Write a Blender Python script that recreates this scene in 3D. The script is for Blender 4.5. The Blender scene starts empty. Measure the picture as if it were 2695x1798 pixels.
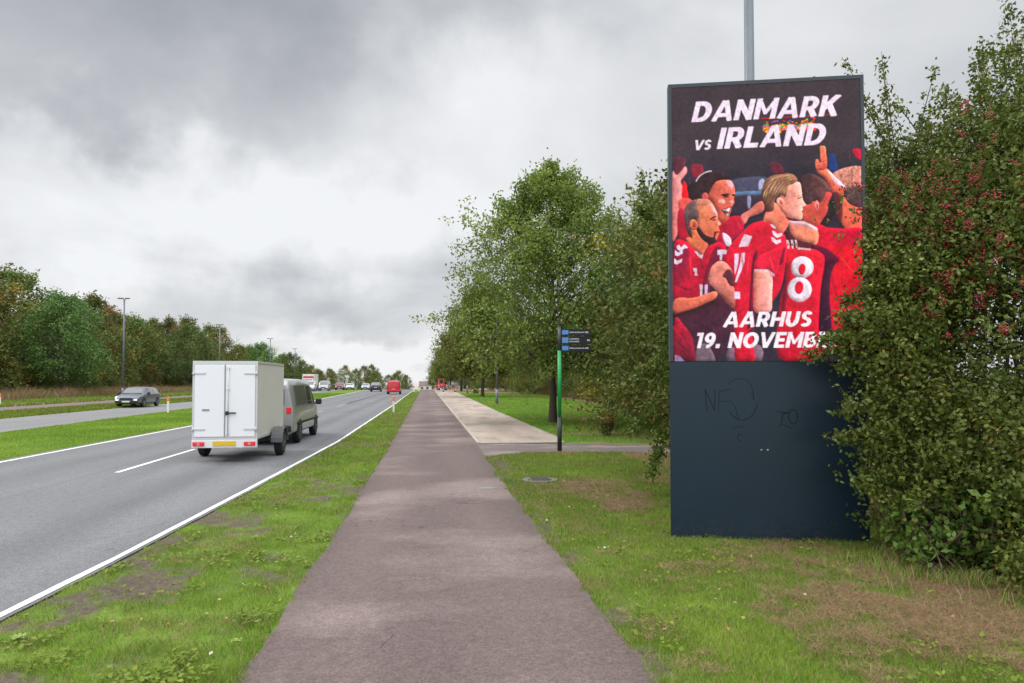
import bpy, math, random
import numpy as np
from math import radians, sin, cos, pi, tan, atan2, sqrt
R = radians
sc = bpy.context.scene
rnd = random.Random(7)

# ------------------------------------------------------------------ camera
cd = bpy.data.cameras.new("camera")
cam = bpy.data.objects.new("camera", cd)
sc.collection.objects.link(cam)
cam.location = (0, 0, 1.9)
cam.rotation_euler = (R(90 + 1.70), 0, R(-7.034))
cd.sensor_width = 36
cd.lens = 24.5
cd.shift_y = 0.0185
cd.clip_start = 0.1
cd.clip_end = 6000
sc.camera = cam

# ------------------------------------------------------------------ render / view
sc.render.engine = 'CYCLES'
sc.cycles.use_denoising = True
sc.cycles.max_bounces = 6
sc.cycles.diffuse_bounces = 3
sc.cycles.transparent_max_bounces = 8
sc.view_settings.view_transform = 'Standard'
sc.view_settings.look = 'None'
sc.view_settings.exposure = 0.0
sc.view_settings.gamma = 1.0
sc.view_settings.use_curve_mapping = False

SUN_EL, SUN_AZ = R(42), R(-62)      # azimuth measured from +Y towards +X

# ------------------------------------------------------------------ world: overcast sky with clouds
world = bpy.data.worlds.new("World")
sc.world = world
world.use_nodes = True
nt = world.node_tree
nt.nodes.clear()
def N(t, **kw):
    n = nt.nodes.new(t)
    for k, v in kw.items(): setattr(n, k, v)
    return n
def LK(a, b): nt.links.new(a, b)
def M_(op, a, b=None, c=None, clamp=False):
    n = N('ShaderNodeMath', operation=op, use_clamp=clamp)
    for i, v in enumerate((a, b, c)):
        if v is None: continue
        if isinstance(v, (int, float)): n.inputs[i].default_value = v
        else: LK(v, n.inputs[i])
    return n.outputs[0]
def build_world():
    tc = N('ShaderNodeTexCoord')
    d = tc.outputs['Generated']
    sep = N('ShaderNodeSeparateXYZ'); LK(d, sep.inputs[0])
    az = M_('ABSOLUTE', sep.outputs[2])
    den = M_('ADD', az, 0.16)
    cx = M_('DIVIDE', sep.outputs[0], den); cy = M_('DIVIDE', sep.outputs[1], den)
    comb = N('ShaderNodeCombineXYZ'); LK(cx, comb.inputs[0]); LK(cy, comb.inputs[1])
    n1 = N('ShaderNodeTexNoise'); LK(comb.outputs[0], n1.inputs['Vector'])
    n1.inputs['Scale'].default_value = 0.75; n1.inputs['Detail'].default_value = 7; n1.inputs['Roughness'].default_value = 0.52
    n1.inputs['Distortion'].default_value = 0.4
    n2 = N('ShaderNodeTexNoise'); LK(d, n2.inputs['Vector'])
    n2.inputs['Scale'].default_value = 5.0; n2.inputs['Detail'].default_value = 5; n2.inputs['Roughness'].default_value = 0.55
    base = M_('ADD', 0.76, M_('MULTIPLY', M_('SUBTRACT', n1.outputs[0], 0.5), 0.85))
    # wobble the direction with noise, then soft brighter / darker cloud banks around given directions
    wob = N('ShaderNodeVectorMath', operation='SUBTRACT'); LK(n2.outputs['Color'], wob.inputs[0]); wob.inputs[1].default_value = (.5, .5, .5)
    wsc = N('ShaderNodeVectorMath', operation='SCALE'); LK(wob.outputs[0], wsc.inputs[0]); wsc.inputs['Scale'].default_value = 0.34
    wd = N('ShaderNodeVectorMath', operation='ADD'); LK(d, wd.inputs[0]); LK(wsc.outputs[0], wd.inputs[1])
    # (azimuth from +Y to the right in degrees, elevation, radius az, radius el, amplitude)
    banks = [(-24, 24, 17, 8.5, -0.22), (-8, 28, 16, 4.5, -0.16), (12, 29, 14, 4, -0.12), (-16, 12.5, 24, 4.4, 0.30), (7, 21, 9, 6, 0.12),
             (-10, 5.2, 16, 2.6, -0.12), (8, 9, 9, 3, -0.10), (3, 14, 7, 3, .08), (-4, 1.0, 13, 1.8, 0.28), (-27, 17, 9, 3, -0.12), (26, 22, 14, 9, 0.07)]
    wsep = N('ShaderNodeSeparateXYZ'); LK(wd.outputs[0], wsep.inputs[0])
    el = M_('ARCSINE', wsep.outputs[2]); a = M_('ARCTAN2', wsep.outputs[0], wsep.outputs[1])
    for A, E, ra, re, amp in banks:
        u = M_('DIVIDE', M_('SUBTRACT', a, R(A)), R(ra)); v = M_('DIVIDE', M_('SUBTRACT', el, R(E)), R(re))
        q = M_('ADD', M_('MULTIPLY', u, u), M_('MULTIPLY', v, v))
        g = M_('EXPONENT', M_('MULTIPLY', q, -1.0))
        base = M_('ADD', base, M_('MULTIPLY', g, amp))
    base = M_('MINIMUM', M_('MAXIMUM', base, 0.30), 0.97)
    # an overcast dome is brighter towards the zenith
    mr = N('ShaderNodeMapRange', interpolation_type='SMOOTHSTEP'); LK(sep.outputs[2], mr.inputs[0])
    mr.inputs[1].default_value = 0.50; mr.inputs[2].default_value = 0.85; mr.inputs[3].default_value = 1.0; mr.inputs[4].default_value = 2.7
    # extra brightness added to the unseen sky behind the viewer, lighting surfaces facing it
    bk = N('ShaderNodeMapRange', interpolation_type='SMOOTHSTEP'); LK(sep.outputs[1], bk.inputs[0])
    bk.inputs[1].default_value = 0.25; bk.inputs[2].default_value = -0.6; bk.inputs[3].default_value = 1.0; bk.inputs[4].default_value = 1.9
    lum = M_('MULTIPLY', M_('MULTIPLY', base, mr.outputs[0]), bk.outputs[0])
    ramp = N('ShaderNodeValToRGB'); LK(base, ramp.inputs[0])
    cr = ramp.color_ramp
    cr.elements[0].position = 0.30; cr.elements[0].color = (0.86, 0.91, 1.0, 1)
    cr.elements[1].position = 0.85; cr.elements[1].color = (.965, .98, 1.0, 1)
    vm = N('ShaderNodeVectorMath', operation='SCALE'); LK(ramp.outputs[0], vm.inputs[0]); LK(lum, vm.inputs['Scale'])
    sky = N('ShaderNodeTexSky', sky_type='NISHITA'); sky.sun_disc = False
    sky.sun_elevation = SUN_EL; sky.sun_rotation = SUN_AZ
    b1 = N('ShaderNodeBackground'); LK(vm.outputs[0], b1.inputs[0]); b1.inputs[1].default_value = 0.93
    b2 = N('ShaderNodeBackground'); LK(sky.outputs[0], b2.inputs[0]); b2.inputs[1].default_value = 0.005
    add = N('ShaderNodeAddShader'); LK(b1.outputs[0], add.inputs[0]); LK(b2.outputs[0], add.inputs[1])
    out = N('ShaderNodeOutputWorld'); LK(add.outputs[0], out.inputs[0])
build_world()

sl = bpy.data.lights.new("sun", 'SUN'); sl.energy = 1.3; sl.angle = R(14); sl.color = (1, 0.96, 0.9)
so = bpy.data.objects.new("sun", sl); sc.collection.objects.link(so)
so.rotation_euler = (R(90) - SUN_EL, 0, 0)
# lamp's -Z must point from the sun to the ground
so.rotation_euler = (R(90) - SUN_EL, 0, pi - SUN_AZ)

# ------------------------------------------------------------------ helpers
def tag(o, label=None, cat=None, group=None, kind=None):
    if label: o['label'] = label
    if cat: o['category'] = cat
    if group: o['group'] = group
    if kind: o['kind'] = kind
    return o
def empty(name, loc, rz=0, label=None, cat=None, group=None):
    o = bpy.data.objects.new(name, None); sc.collection.objects.link(o)
    o.empty_display_size = 0.2
    o.location = loc; o.rotation_euler = (0, 0, rz)
    return tag(o, label, cat, group)
def kids(o): return [c for c in sc.objects if c.parent == o]
def copy_tree(o, parent=None):
    c = o.copy(); sc.collection.objects.link(c)
    if parent: c.parent = parent
    for ch in kids(o):
        copy_tree(ch, c)
    return c
def zt(y):
    y = np.asarray(y, dtype=float)
    return np.where(y < 150, 0, np.where(y < 200, -0.0003 * (y - 150) ** 2, -0.75 - 0.03 * (y - 200)))
def Z(y): return float(zt(y))

def mesh_np(name, V, F, mat=None, parent=None, smooth=False, attrs=None):
    """V (n,3) array, F list of arrays each (m,k)"""
    me = bpy.data.meshes.new(name)
    V = np.ascontiguousarray(V, dtype=np.float32)
    if isinstance(F, np.ndarray): F = [F]
    me.vertices.add(len(V)); me.vertices.foreach_set('co', V.ravel())
    tot = sum(f.size for f in F); npoly = sum(len(f) for f in F)
    me.loops.add(tot); me.loops.foreach_set('vertex_index', np.concatenate([f.ravel() for f in F]).astype(np.int32))
    me.polygons.add(npoly)
    starts = []; s = 0
    for f in F:
        k = f.shape[1]
        starts.append(s + np.arange(len(f)) * k); s += f.size
    me.polygons.foreach_set('loop_start', np.concatenate(starts).astype(np.int32))
    if smooth: me.polygons.foreach_set('use_smooth', np.ones(npoly, dtype=bool))
    me.update(calc_edges=True)
    if attrs:
        for k, a in attrs.items():
            if a.ndim == 1:
                at = me.attributes.new(k, 'FLOAT', 'POINT'); at.data.foreach_set('value', a.astype(np.float32))
            else:
                at = me.attributes.new(k, 'FLOAT_COLOR', 'POINT'); at.data.foreach_set('color', a.astype(np.float32).ravel())
    if mat: me.materials.append(mat)
    o = bpy.data.objects.new(name, me); sc.collection.objects.link(o)
    if parent: o.parent = parent
    return o

class MB:
    """collects primitives and links them as ONE mesh object"""
    def __init__(s): s.v = []; s.f = []; s.sm = []
    def add(s, vs, fs, smooth=False):
        b = len(s.v); s.v += [tuple(p) for p in vs]
        for f in fs: s.f.append(tuple(b + i for i in f)); s.sm.append(smooth)
        return s
    def box(s, x0, x1, y0, y1, z0, z1, bev=0.0):
        if bev <= 0:
            vs = [(x, y, z) for z in (z0, z1) for y in (y0, y1) for x in (x0, x1)]
            fs = [(0, 2, 3, 1), (4, 5, 7, 6), (0, 1, 5, 4), (2, 6, 7, 3), (0, 4, 6, 2), (1, 3, 7, 5)]
            return s.add(vs, fs)
        b = bev; vs = []; 
        def c8(x0, x1, y0, y1, z):
            return [(x0, y0, z), (x1, y0, z), (x1, y1, z), (x0, y1, z)]
        def oct_(i, z):
            return [(x0 + b + i, y0 + i, z), (x1 - b - i, y0 + i, z), (x1 - i, y0 + b + i, z), (x1 - i, y1 - b - i, z),
                    (x1 - b - i, y1 - i, z), (x0 + b + i, y1 - i, z), (x0 + i, y1 - b - i, z), (x0 + i, y0 + b + i, z)]
        rings = [oct_(b, z0), oct_(0, z0 + b), oct_(0, z1 - b), oct_(b, z1)]
        return s.rings(rings, True)
    def rings(s, rings, caps=True, smooth=False):
        n = len(rings[0]); vs = [p for r in rings for p in r]; fs = []
        for i in range(len(rings) - 1):
            for j in range(n):
                k = (j + 1) % n
                fs.append((i * n + j, i * n + k, (i + 1) * n + k, (i + 1) * n + j))
        if caps: fs.append(tuple(range(n))[::-1]); fs.append(tuple((len(rings) - 1) * n + j for j in range(n)))
        return s.add(vs, fs, smooth)
    def tube(s, pts, rad, n=8, caps=True, smooth=True):
        pts = [np.array(p, float) for p in pts]
        if isinstance(rad, (int, float)): rad = [rad] * len(pts)
        rings = []
        for i, p in enumerate(pts):
            d = (pts[min(i + 1, len(pts) - 1)] - pts[max(i - 1, 0)]); d /= (np.linalg.norm(d) + 1e-9)
            a = np.array((0, 0, 1.)) if abs(d[2]) < .95 else np.array((1., 0, 0))
            u = np.cross(a, d); u /= np.linalg.norm(u); w = np.cross(d, u)
            rings.append([tuple(p + rad[i] * (cos(t) * u + sin(t) * w)) for t in [2 * pi * k / n for k in range(n)]])
        return s.rings(rings, caps, smooth)
    def disc(s, c, axis, r, n=20, r0=0):
        c = np.array(c, float); ax = np.array(axis, float)
        a = np.array((0, 0, 1.)) if abs(ax[2]) < .9 else np.array((1., 0, 0))
        u = np.cross(a, ax); u /= np.linalg.norm(u); w = np.cross(ax, u)
        o = [tuple(c + r * (cos(t) * u + sin(t) * w)) for t in [2 * pi * k / n for k in range(n)]]
        if r0 == 0: return s.add(o, [tuple(range(n))])
        q = [tuple(c + r0 * (cos(t) * u + sin(t) * w)) for t in [2 * pi * k / n for k in range(n)]]
        return s.add(o + q, [(k, (k + 1) % n, n + (k + 1) % n, n + k) for k in range(n)])
    def poly(s, pts): return s.add(pts, [tuple(range(len(pts)))])
    def build(s, name, mat=None, parent=None):
        me = bpy.data.meshes.new(name); me.from_pydata(s.v, [], s.f)
        me.polygons.foreach_set('use_smooth', s.sm)
        me.update()
        if mat: me.materials.append(mat)
        o = bpy.data.objects.new(name, me); sc.collection.objects.link(o)
        if parent: o.parent = parent
        return o

# value noise in numpy
def vnoise(x, y, seed=0, scale=1.0):
    x = np.asarray(x, float) * scale + 1000.3; y = np.asarray(y, float) * scale + 1000.7
    xi = np.floor(x).astype(np.int64); yi = np.floor(y).astype(np.int64)
    fx = x - xi; fy = y - yi; fx = fx * fx * (3 - 2 * fx); fy = fy * fy * (3 - 2 * fy)
    def h(a, b):
        n = (a * 374761393 + b * 668265263 + seed * 974711) & 0x7fffffff
        n = ((n ^ (n >> 13)) * 1274126177) & 0x7fffffff
        return ((n ^ (n >> 16)) & 0xffff) / 65535.0
    return (h(xi, yi) * (1 - fx) + h(xi + 1, yi) * fx) * (1 - fy) + (h(xi, yi + 1) * (1 - fx) + h(xi + 1, yi + 1) * fx) * fy
def fbm(x, y, seed=0, scale=1.0, o=4):
    t = 0; a = .5; s = 0
    for i in range(o): t = t + a * vnoise(x, y, seed + i, scale * 2 ** i); s += a; a *= .5
    return t / s

# ------------------------------------------------------------------ materials
def newmat(name):
    m = bpy.data.materials.new(name); m.use_nodes = True
    return m, m.node_tree.nodes, m.node_tree.links, m.node_tree.nodes['Principled BSDF']
def simple(name, col, rough=.5, metal=0., noise=.08, nscale=20., bump=0., bscale=60., coat=0., spec=.5):
    m, n, l, p = newmat(name)
    p.inputs['Roughness'].default_value = rough; p.inputs['Metallic'].default_value = metal
    p.inputs['Coat Weight'].default_value = coat
    p.inputs['Specular IOR Level'].default_value = spec
    tc = n.new('ShaderNodeTexCoord')
    nz = n.new('ShaderNodeTexNoise'); nz.inputs['Scale'].default_value = nscale; nz.inputs['Detail'].default_value = 5
    l.new(tc.outputs['Object'], nz.inputs['Vector'])
    mx = n.new('ShaderNodeMix'); mx.data_type = 'RGBA'
    mx.inputs[6].default_value = (*[c * (1 - noise) for c in col], 1); mx.inputs[7].default_value = (*[min(1, c * (1 + noise)) for c in col], 1)
    l.new(nz.outputs[0], mx.inputs[0]); l.new(mx.outputs[2], p.inputs['Base Color'])
    if bump > 0:
        n2 = n.new('ShaderNodeTexNoise'); n2.inputs['Scale'].default_value = bscale; n2.inputs['Detail'].default_value = 4
        l.new(tc.outputs['Object'], n2.inputs['Vector'])
        b = n.new('ShaderNodeBump'); b.inputs['Strength'].default_value = bump; b.inputs['Distance'].default_value = .01
        l.new(n2.outputs[0], b.inputs['Height']); l.new(b.outputs[0], p.inputs['Normal'])
    return m
def emis(name, col, s):
    m, n, l, p = newmat(name)
    p.inputs['Base Color'].default_value = (*col, 1); p.inputs['Emission Color'].default_value = (*col, 1); p.inputs['Emission Strength'].default_value = s
    p.inputs['Roughness'].default_value = .3
    return m
def ramp_node(n, stops):
    r = n.new('ShaderNodeValToRGB'); cr = r.color_ramp
    while len(cr.elements) < len(stops): cr.elements.new(.5)
    for e, (p, c) in zip(cr.elements, stops): e.position = p; e.color = (*c, 1)
    return r
def leafmat(name, stops, trans=.25, rough=.55, nscale=.6, spec=.3):
    """per-leaf tint attribute through a ramp, plus broad world-space variation"""
    m, n, l, p = newmat(name)
    at = n.new('ShaderNodeAttribute'); at.attribute_name = 'tint'
    r = ramp_node(n, stops); l.new(at.outputs['Fac'], r.inputs[0])
    oi = n.new('ShaderNodeObjectInfo')
    hs = n.new('ShaderNodeHueSaturation')
    mh = n.new('ShaderNodeMapRange'); mh.inputs[3].default_value = .462; mh.inputs[4].default_value = .512; l.new(oi.outputs['Random'], mh.inputs[0])
    mv = n.new('ShaderNodeMapRange'); mv.inputs[3].default_value = .72; mv.inputs[4].default_value = 1.28; l.new(oi.outputs['Random'], mv.inputs[0])
    l.new(mh.outputs[0], hs.inputs['Hue']); l.new(mv.outputs[0], hs.inputs['Value']); l.new(r.outputs[0], hs.inputs['Color'])
    l.new(hs.outputs[0], p.inputs['Base Color']); p.inputs['Roughness'].default_value = rough
    p.inputs['Specular IOR Level'].default_value = spec
    tr = n.new('ShaderNodeBsdfTranslucent'); l.new(hs.outputs[0], tr.inputs[0])
    ms = n.new('ShaderNodeMixShader'); ms.inputs[0].default_value = trans
    l.new(p.outputs[0], ms.inputs[1]); l.new(tr.outputs[0], ms.inputs[2])
    l.new(ms.outputs[0], n['Material Output'].inputs[0])
    return m

def asphalt(name, c_dark, c_light, patch=None, patchscale=(.35, 1.6), wear=None, speck=.5, rough=.85, crack=0):
    m, n, l, p = newmat(name)
    geo = n.new('ShaderNodeNewGeometry')
    big = n.new('ShaderNodeTexNoise'); big.inputs['Scale'].default_value = .5; big.inputs['Detail'].default_value = 6; big.inputs['Roughness'].default_value = .6
    mp = n.new('ShaderNodeMapping'); mp.inputs['Scale'].default_value = (1.6, .25, 1); l.new(geo.outputs['Position'], mp.inputs[0]); l.new(mp.outputs[0], big.inputs['Vector'])
    fine = n.new('ShaderNodeTexNoise'); fine.inputs['Scale'].default_value = 55; fine.inputs['Detail'].default_value = 3; fine.inputs['Roughness'].default_value = .75
    l.new(geo.outputs['Position'], fine.inputs['Vector'])
    med = n.new('ShaderNodeTexNoise'); med.inputs['Scale'].default_value = 9; med.inputs['Detail'].default_value = 5; med.inputs['Roughness'].default_value = .7
    l.new(geo.outputs['Position'], med.inputs['Vector'])
    r = ramp_node(n, [(.3, c_dark), (.7, c_light)]); l.new(big.outputs[0], r.inputs[0])
    col = r.outputs[0]
    if patch:
        pn = n.new('ShaderNodeTexNoise'); pn.inputs['Scale'].default_value = 1; pn.inputs['Detail'].default_value = 4; pn.inputs['Roughness'].default_value = .55
        mp2 = n.new('ShaderNodeMapping'); mp2.inputs['Scale'].default_value = (patchscale[0], patchscale[1], 1); mp2.inputs['Location'].default_value = (3.1, 7.7, 0)
        l.new(geo.outputs['Position'], mp2.inputs[0]); l.new(mp2.outputs[0], pn.inputs['Vector'])
        rr = ramp_node(n, [(.49, (0, 0, 0)), (.63, (1, 1, 1))]); l.new(pn.outputs[0], rr.inputs[0])
        mx = n.new('ShaderNodeMix'); mx.data_type = 'RGBA'; l.new(rr.outputs[0], mx.inputs[0]); l.new(col, mx.inputs[6]); mx.inputs[7].default_value = (*patch, 1)
        col = mx.outputs[2]
    if wear:
        # list of (x0, half width, amplitude): lanes of wheel polish along +Y
        sx = n.new('ShaderNodeSeparateXYZ'); l.new(geo.outputs['Position'], sx.inputs[0])
        tot = None
        for x0, hw, amp in wear:
            a = n.new('ShaderNodeMath'); a.operation = 'SUBTRACT'; l.new(sx.outputs[0], a.inputs[0]); a.inputs[1].default_value = x0
            b = n.new('ShaderNodeMath'); b.operation = 'DIVIDE'; l.new(a.outputs[0], b.inputs[0]); b.inputs[1].default_value = hw
            c = n.new('ShaderNodeMath'); c.operation = 'MULTIPLY'; l.new(b.outputs[0], c.inputs[0]); l.new(b.outputs[0], c.inputs[1])
            d = n.new('ShaderNodeMath'); d.operation = 'MULTIPLY'; l.new(c.outputs[0], d.inputs[0]); d.inputs[1].default_value = -1
            e = n.new('ShaderNodeMath'); e.operation = 'EXPONENT'; l.new(d.outputs[0], e.inputs[0])
            f = n.new('ShaderNodeMath'); f.operation = 'MULTIPLY'; l.new(e.outputs[0], f.inputs[0]); f.inputs[1].default_value = amp
            if tot is None: tot = f.outputs[0]
            else:
                g = n.new('ShaderNodeMath'); g.operation = 'ADD'; l.new(tot, g.inputs[0]); l.new(f.outputs[0], g.inputs[1]); tot = g.outputs[0]
        g = n.new('ShaderNodeMath'); g.operation = 'ADD'; l.new(tot, g.inputs[0]); g.inputs[1].default_value = 1
        vs = n.new('ShaderNodeVectorMath'); vs.operation = 'SCALE'; l.new(col, vs.inputs[0]); l.new(g.outputs[0], vs.inputs['Scale']); col = vs.outputs[0]
    if crack:
        vo = n.new('ShaderNodeTexVoronoi'); vo.feature = 'DISTANCE_TO_EDGE'; vo.inputs['Scale'].default_value = .42
        wn = n.new('ShaderNodeTexNoise'); wn.inputs['Scale'].default_value = 2.2; wn.inputs['Detail'].default_value = 5; l.new(geo.outputs['Position'], wn.inputs['Vector'])
        wv = n.new('ShaderNodeVectorMath'); wv.operation = 'SCALE'; l.new(wn.outputs['Color'], wv.inputs[0]); wv.inputs['Scale'].default_value = .9
        wa = n.new('ShaderNodeVectorMath'); wa.operation = 'ADD'; l.new(geo.outputs['Position'], wa.inputs[0]); l.new(wv.outputs[0], wa.inputs[1]); l.new(wa.outputs[0], vo.inputs['Vector'])
        c1 = n.new('ShaderNodeMapRange'); l.new(vo.outputs['Distance'], c1.inputs[0]); c1.inputs[1].default_value = .001; c1.inputs[2].default_value = .0045; c1.inputs[3].default_value = 1; c1.inputs[4].default_value = 0
        mk = n.new('ShaderNodeTexNoise'); mk.inputs['Scale'].default_value = .7; l.new(geo.outputs['Position'], mk.inputs['Vector'])
        c2 = n.new('ShaderNodeMapRange'); l.new(mk.outputs[0], c2.inputs[0]); c2.inputs[1].default_value = .52; c2.inputs[2].default_value = .60
        c3 = n.new('ShaderNodeMath'); c3.operation = 'MULTIPLY'; l.new(c1.outputs[0], c3.inputs[0]); l.new(c2.outputs[0], c3.inputs[1])
        c4 = n.new('ShaderNodeMath'); c4.operation = 'MULTIPLY'; l.new(c3.outputs[0], c4.inputs[0]); c4.inputs[1].default_value = crack
        mxc = n.new('ShaderNodeMix'); mxc.data_type = 'RGBA'; l.new(c4.outputs[0], mxc.inputs[0]); l.new(col, mxc.inputs[6]); mxc.inputs[7].default_value = (.035, .03, .03, 1); col = mxc.outputs[2]
    # stone speckle
    sp = n.new('ShaderNodeMapRange'); l.new(fine.outputs[0], sp.inputs[0]); sp.inputs[1].default_value = .3; sp.inputs[2].default_value = .7
    sp.inputs[3].default_value = 1 - speck; sp.inputs[4].default_value = 1 + speck
    sm = n.new('ShaderNodeMapRange'); l.new(med.outputs[0], sm.inputs[0]); sm.inputs[1].default_value = .3; sm.inputs[2].default_value = .7; sm.inputs[3].default_value = .86; sm.inputs[4].default_value = 1.14
    mm = n.new('ShaderNodeMath'); mm.operation = 'MULTIPLY'; l.new(sp.outputs[0], mm.inputs[0]); l.new(sm.outputs[0], mm.inputs[1])
    v2 = n.new('ShaderNodeVectorMath'); v2.operation = 'SCALE'; l.new(col, v2.inputs[0]); l.new(mm.outputs[0], v2.inputs['Scale'])
    l.new(v2.outputs[0], p.inputs['Base Color'])
    p.inputs['Roughness'].default_value = rough; p.inputs['Specular IOR Level'].default_value = .35
    b = n.new('ShaderNodeBump'); b.inputs['Strength'].default_value = .35; b.inputs['Distance'].default_value = .006
    l.new(fine.outputs[0], b.inputs['Height']); l.new(b.outputs[0], p.inputs['Normal'])
    return m

MT = {}
MT['road'] = asphalt('road_asphalt', (.135, .135, .142), (.175, .175, .182), wear=[(-3.75, .35, .10), (-5.3, .35, .10), (-4.5, .3, -.12), (-7.1, .4, .08), (-8.8, .4, .08), (-7.95, .3, -.10), (-3.2, .12, -.1), (-6.75, .05, -.14)], crack=.55)
MT['road2'] = asphalt('far_road_asphalt', (.17, .168, .17), (.22, .215, .215))
MT['cyclepath'] = asphalt('red_brown_asphalt', (.116, .085, .078), (.144, .107, .099), patch=(.205, .158, .145), patchscale=(.32, .42), speck=.42, wear=[(-.55, .28, .10), (.75, .28, .09), (.1, .25, -.05), (-1.1, .14, -.10), (1.4, .14, -.10)], crack=.7)
MT['cyclepath2'] = asphalt('far_path_asphalt', (.15, .10, .10), (.20, .15, .145), speck=.3)
MT['gravel'] = asphalt('gravel', (.30, .235, .195), (.44, .36, .31), patch=(.25, .22, .17), patchscale=(.9, .35), speck=.35, rough=.95)
MT['sidepath'] = asphalt('side_path_asphalt', (.125, .102, .10), (.16, .13, .125), patch=(.25, .2, .17), patchscale=(.6, 1.2), speck=.3)
MT['paint'] = simple('road_paint', (.78, .78, .74), .7, noise=.14, nscale=6, bump=.3, bscale=80)
MT['paintold'] = simple('worn_road_paint', (.36, .36, .35), .8, noise=.25, nscale=4)
MT['kerb'] = simple('concrete_kerb', (.42, .36, .29), .9, noise=.2, nscale=5)

# ------------------------------------------------------------------ setting: ground
def xr(y):  # right white edge line of the near carriageway
    return np.interp(y, [-10, 6, 8, 13, 22.5, 55, 400], [-3.55, -3.42, -3.29, -3.08, -2.74, -2.57, -2.57])
def xl(y):  # left white edge line
    return np.interp(y, [-10, 31, 55, 80, 135, 400], [-9.93, -9.83, -10.4, -11.15, -12.4, -15])
def pl(y): return np.interp(y, [-10, 5, 10, 24, 160], [-1.19, -1.17, -1.10, -1.06, -1.12])
def pr(y): return np.interp(y, [-10, 7, 12, 17.6, 21.2, 130, 160], [1.43, 1.45, 1.43, 1.50, 1.54, 1.68, 1.72])
def m1(y): return np.interp(y, [-10, 28, 51, 140], [-15.5, -15.55, -16.2, -17.5])
def m2(y): return np.interp(y, [-10, 38, 68, 140], [-21.1, -21.15, -21.6, -25.0])
def m3(y): return np.interp(y, [-10, 47, 81, 140], [-26.2, -26.2, -26.2, -28.5])
def m4(y): return np.interp(y, [-10, 55, 100, 140], [-30.2, -30.6, -31.2, -33])
def gr(y): return np.interp(y, [20, 23, 44, 113, 140], [4.1, 4.46, 4.46, 5.1, 5.2])

def in_bare(x, y):
    """0..1 bare soil on the verges"""
    n = fbm(x, y, 11, 1.3, 4); n2 = fbm(x, y, 21, 5.0, 2)
    v = n * .7 + n2 * .3
    edge = np.clip(1 - (x - xr(y) - .1) / 1.6, 0, 1) * (x < 0) * (x > -3.6) * np.clip((15 - y) / 8, 0, 1)
    near = np.clip((v - .565 + edge * .15 + (fbm(x, y, 23, 14, 2) - .5) * .22) / .12, 0, 1) * (x < 0) * (y < 22)
    trod = np.exp(-((x - pr(y) - .10) / .13) ** 2) * (x > 0) * (y < 17.7) * np.clip((n2 - .38) * 5, 0, 1)
    corner = np.exp(-((x - 1.75) ** 2 / .10 + (y - 15.9) ** 2 / 3.0))
    return np.clip(near + trod + corner * 1.2, 0, 1)
def in_litter(x, y):
    """0..1 dead grass and clippings"""
    n = fbm(x, y, 31, 1.6, 4)
    a = np.exp(-(((x - 4.0) / 1.35) ** 2 + ((y - 5.3) / 1.15) ** 2) ** 2)
    b = np.exp(-(((x - 3.05) / .75) ** 2 + ((y - 11.6) / 1.9) ** 2) ** 2)
    c = np.exp(-(((x - 3.6) / 1.3) ** 2 + ((y - 6.9) / .5) ** 2)) * .55
    d = ((x > 5) & (y > 9)) * .8
    e = np.exp(-(((x - 4.9) / 2.2) ** 2 + ((y - 5.6) / 1.6) ** 2)) * .9
    n3 = fbm(x, y, 33, 4.5, 3); n4 = fbm(x, y, 34, 12, 2)
    v = np.maximum.reduce([a * .85, b * .8, c, d, e]) + (n - .5) * 1.5 + (n3 - .5) * 1.1 + (n4 - .5) * .9 - .27
    return np.clip(v / .7, 0, 1) * (x > 1.6)

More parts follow.
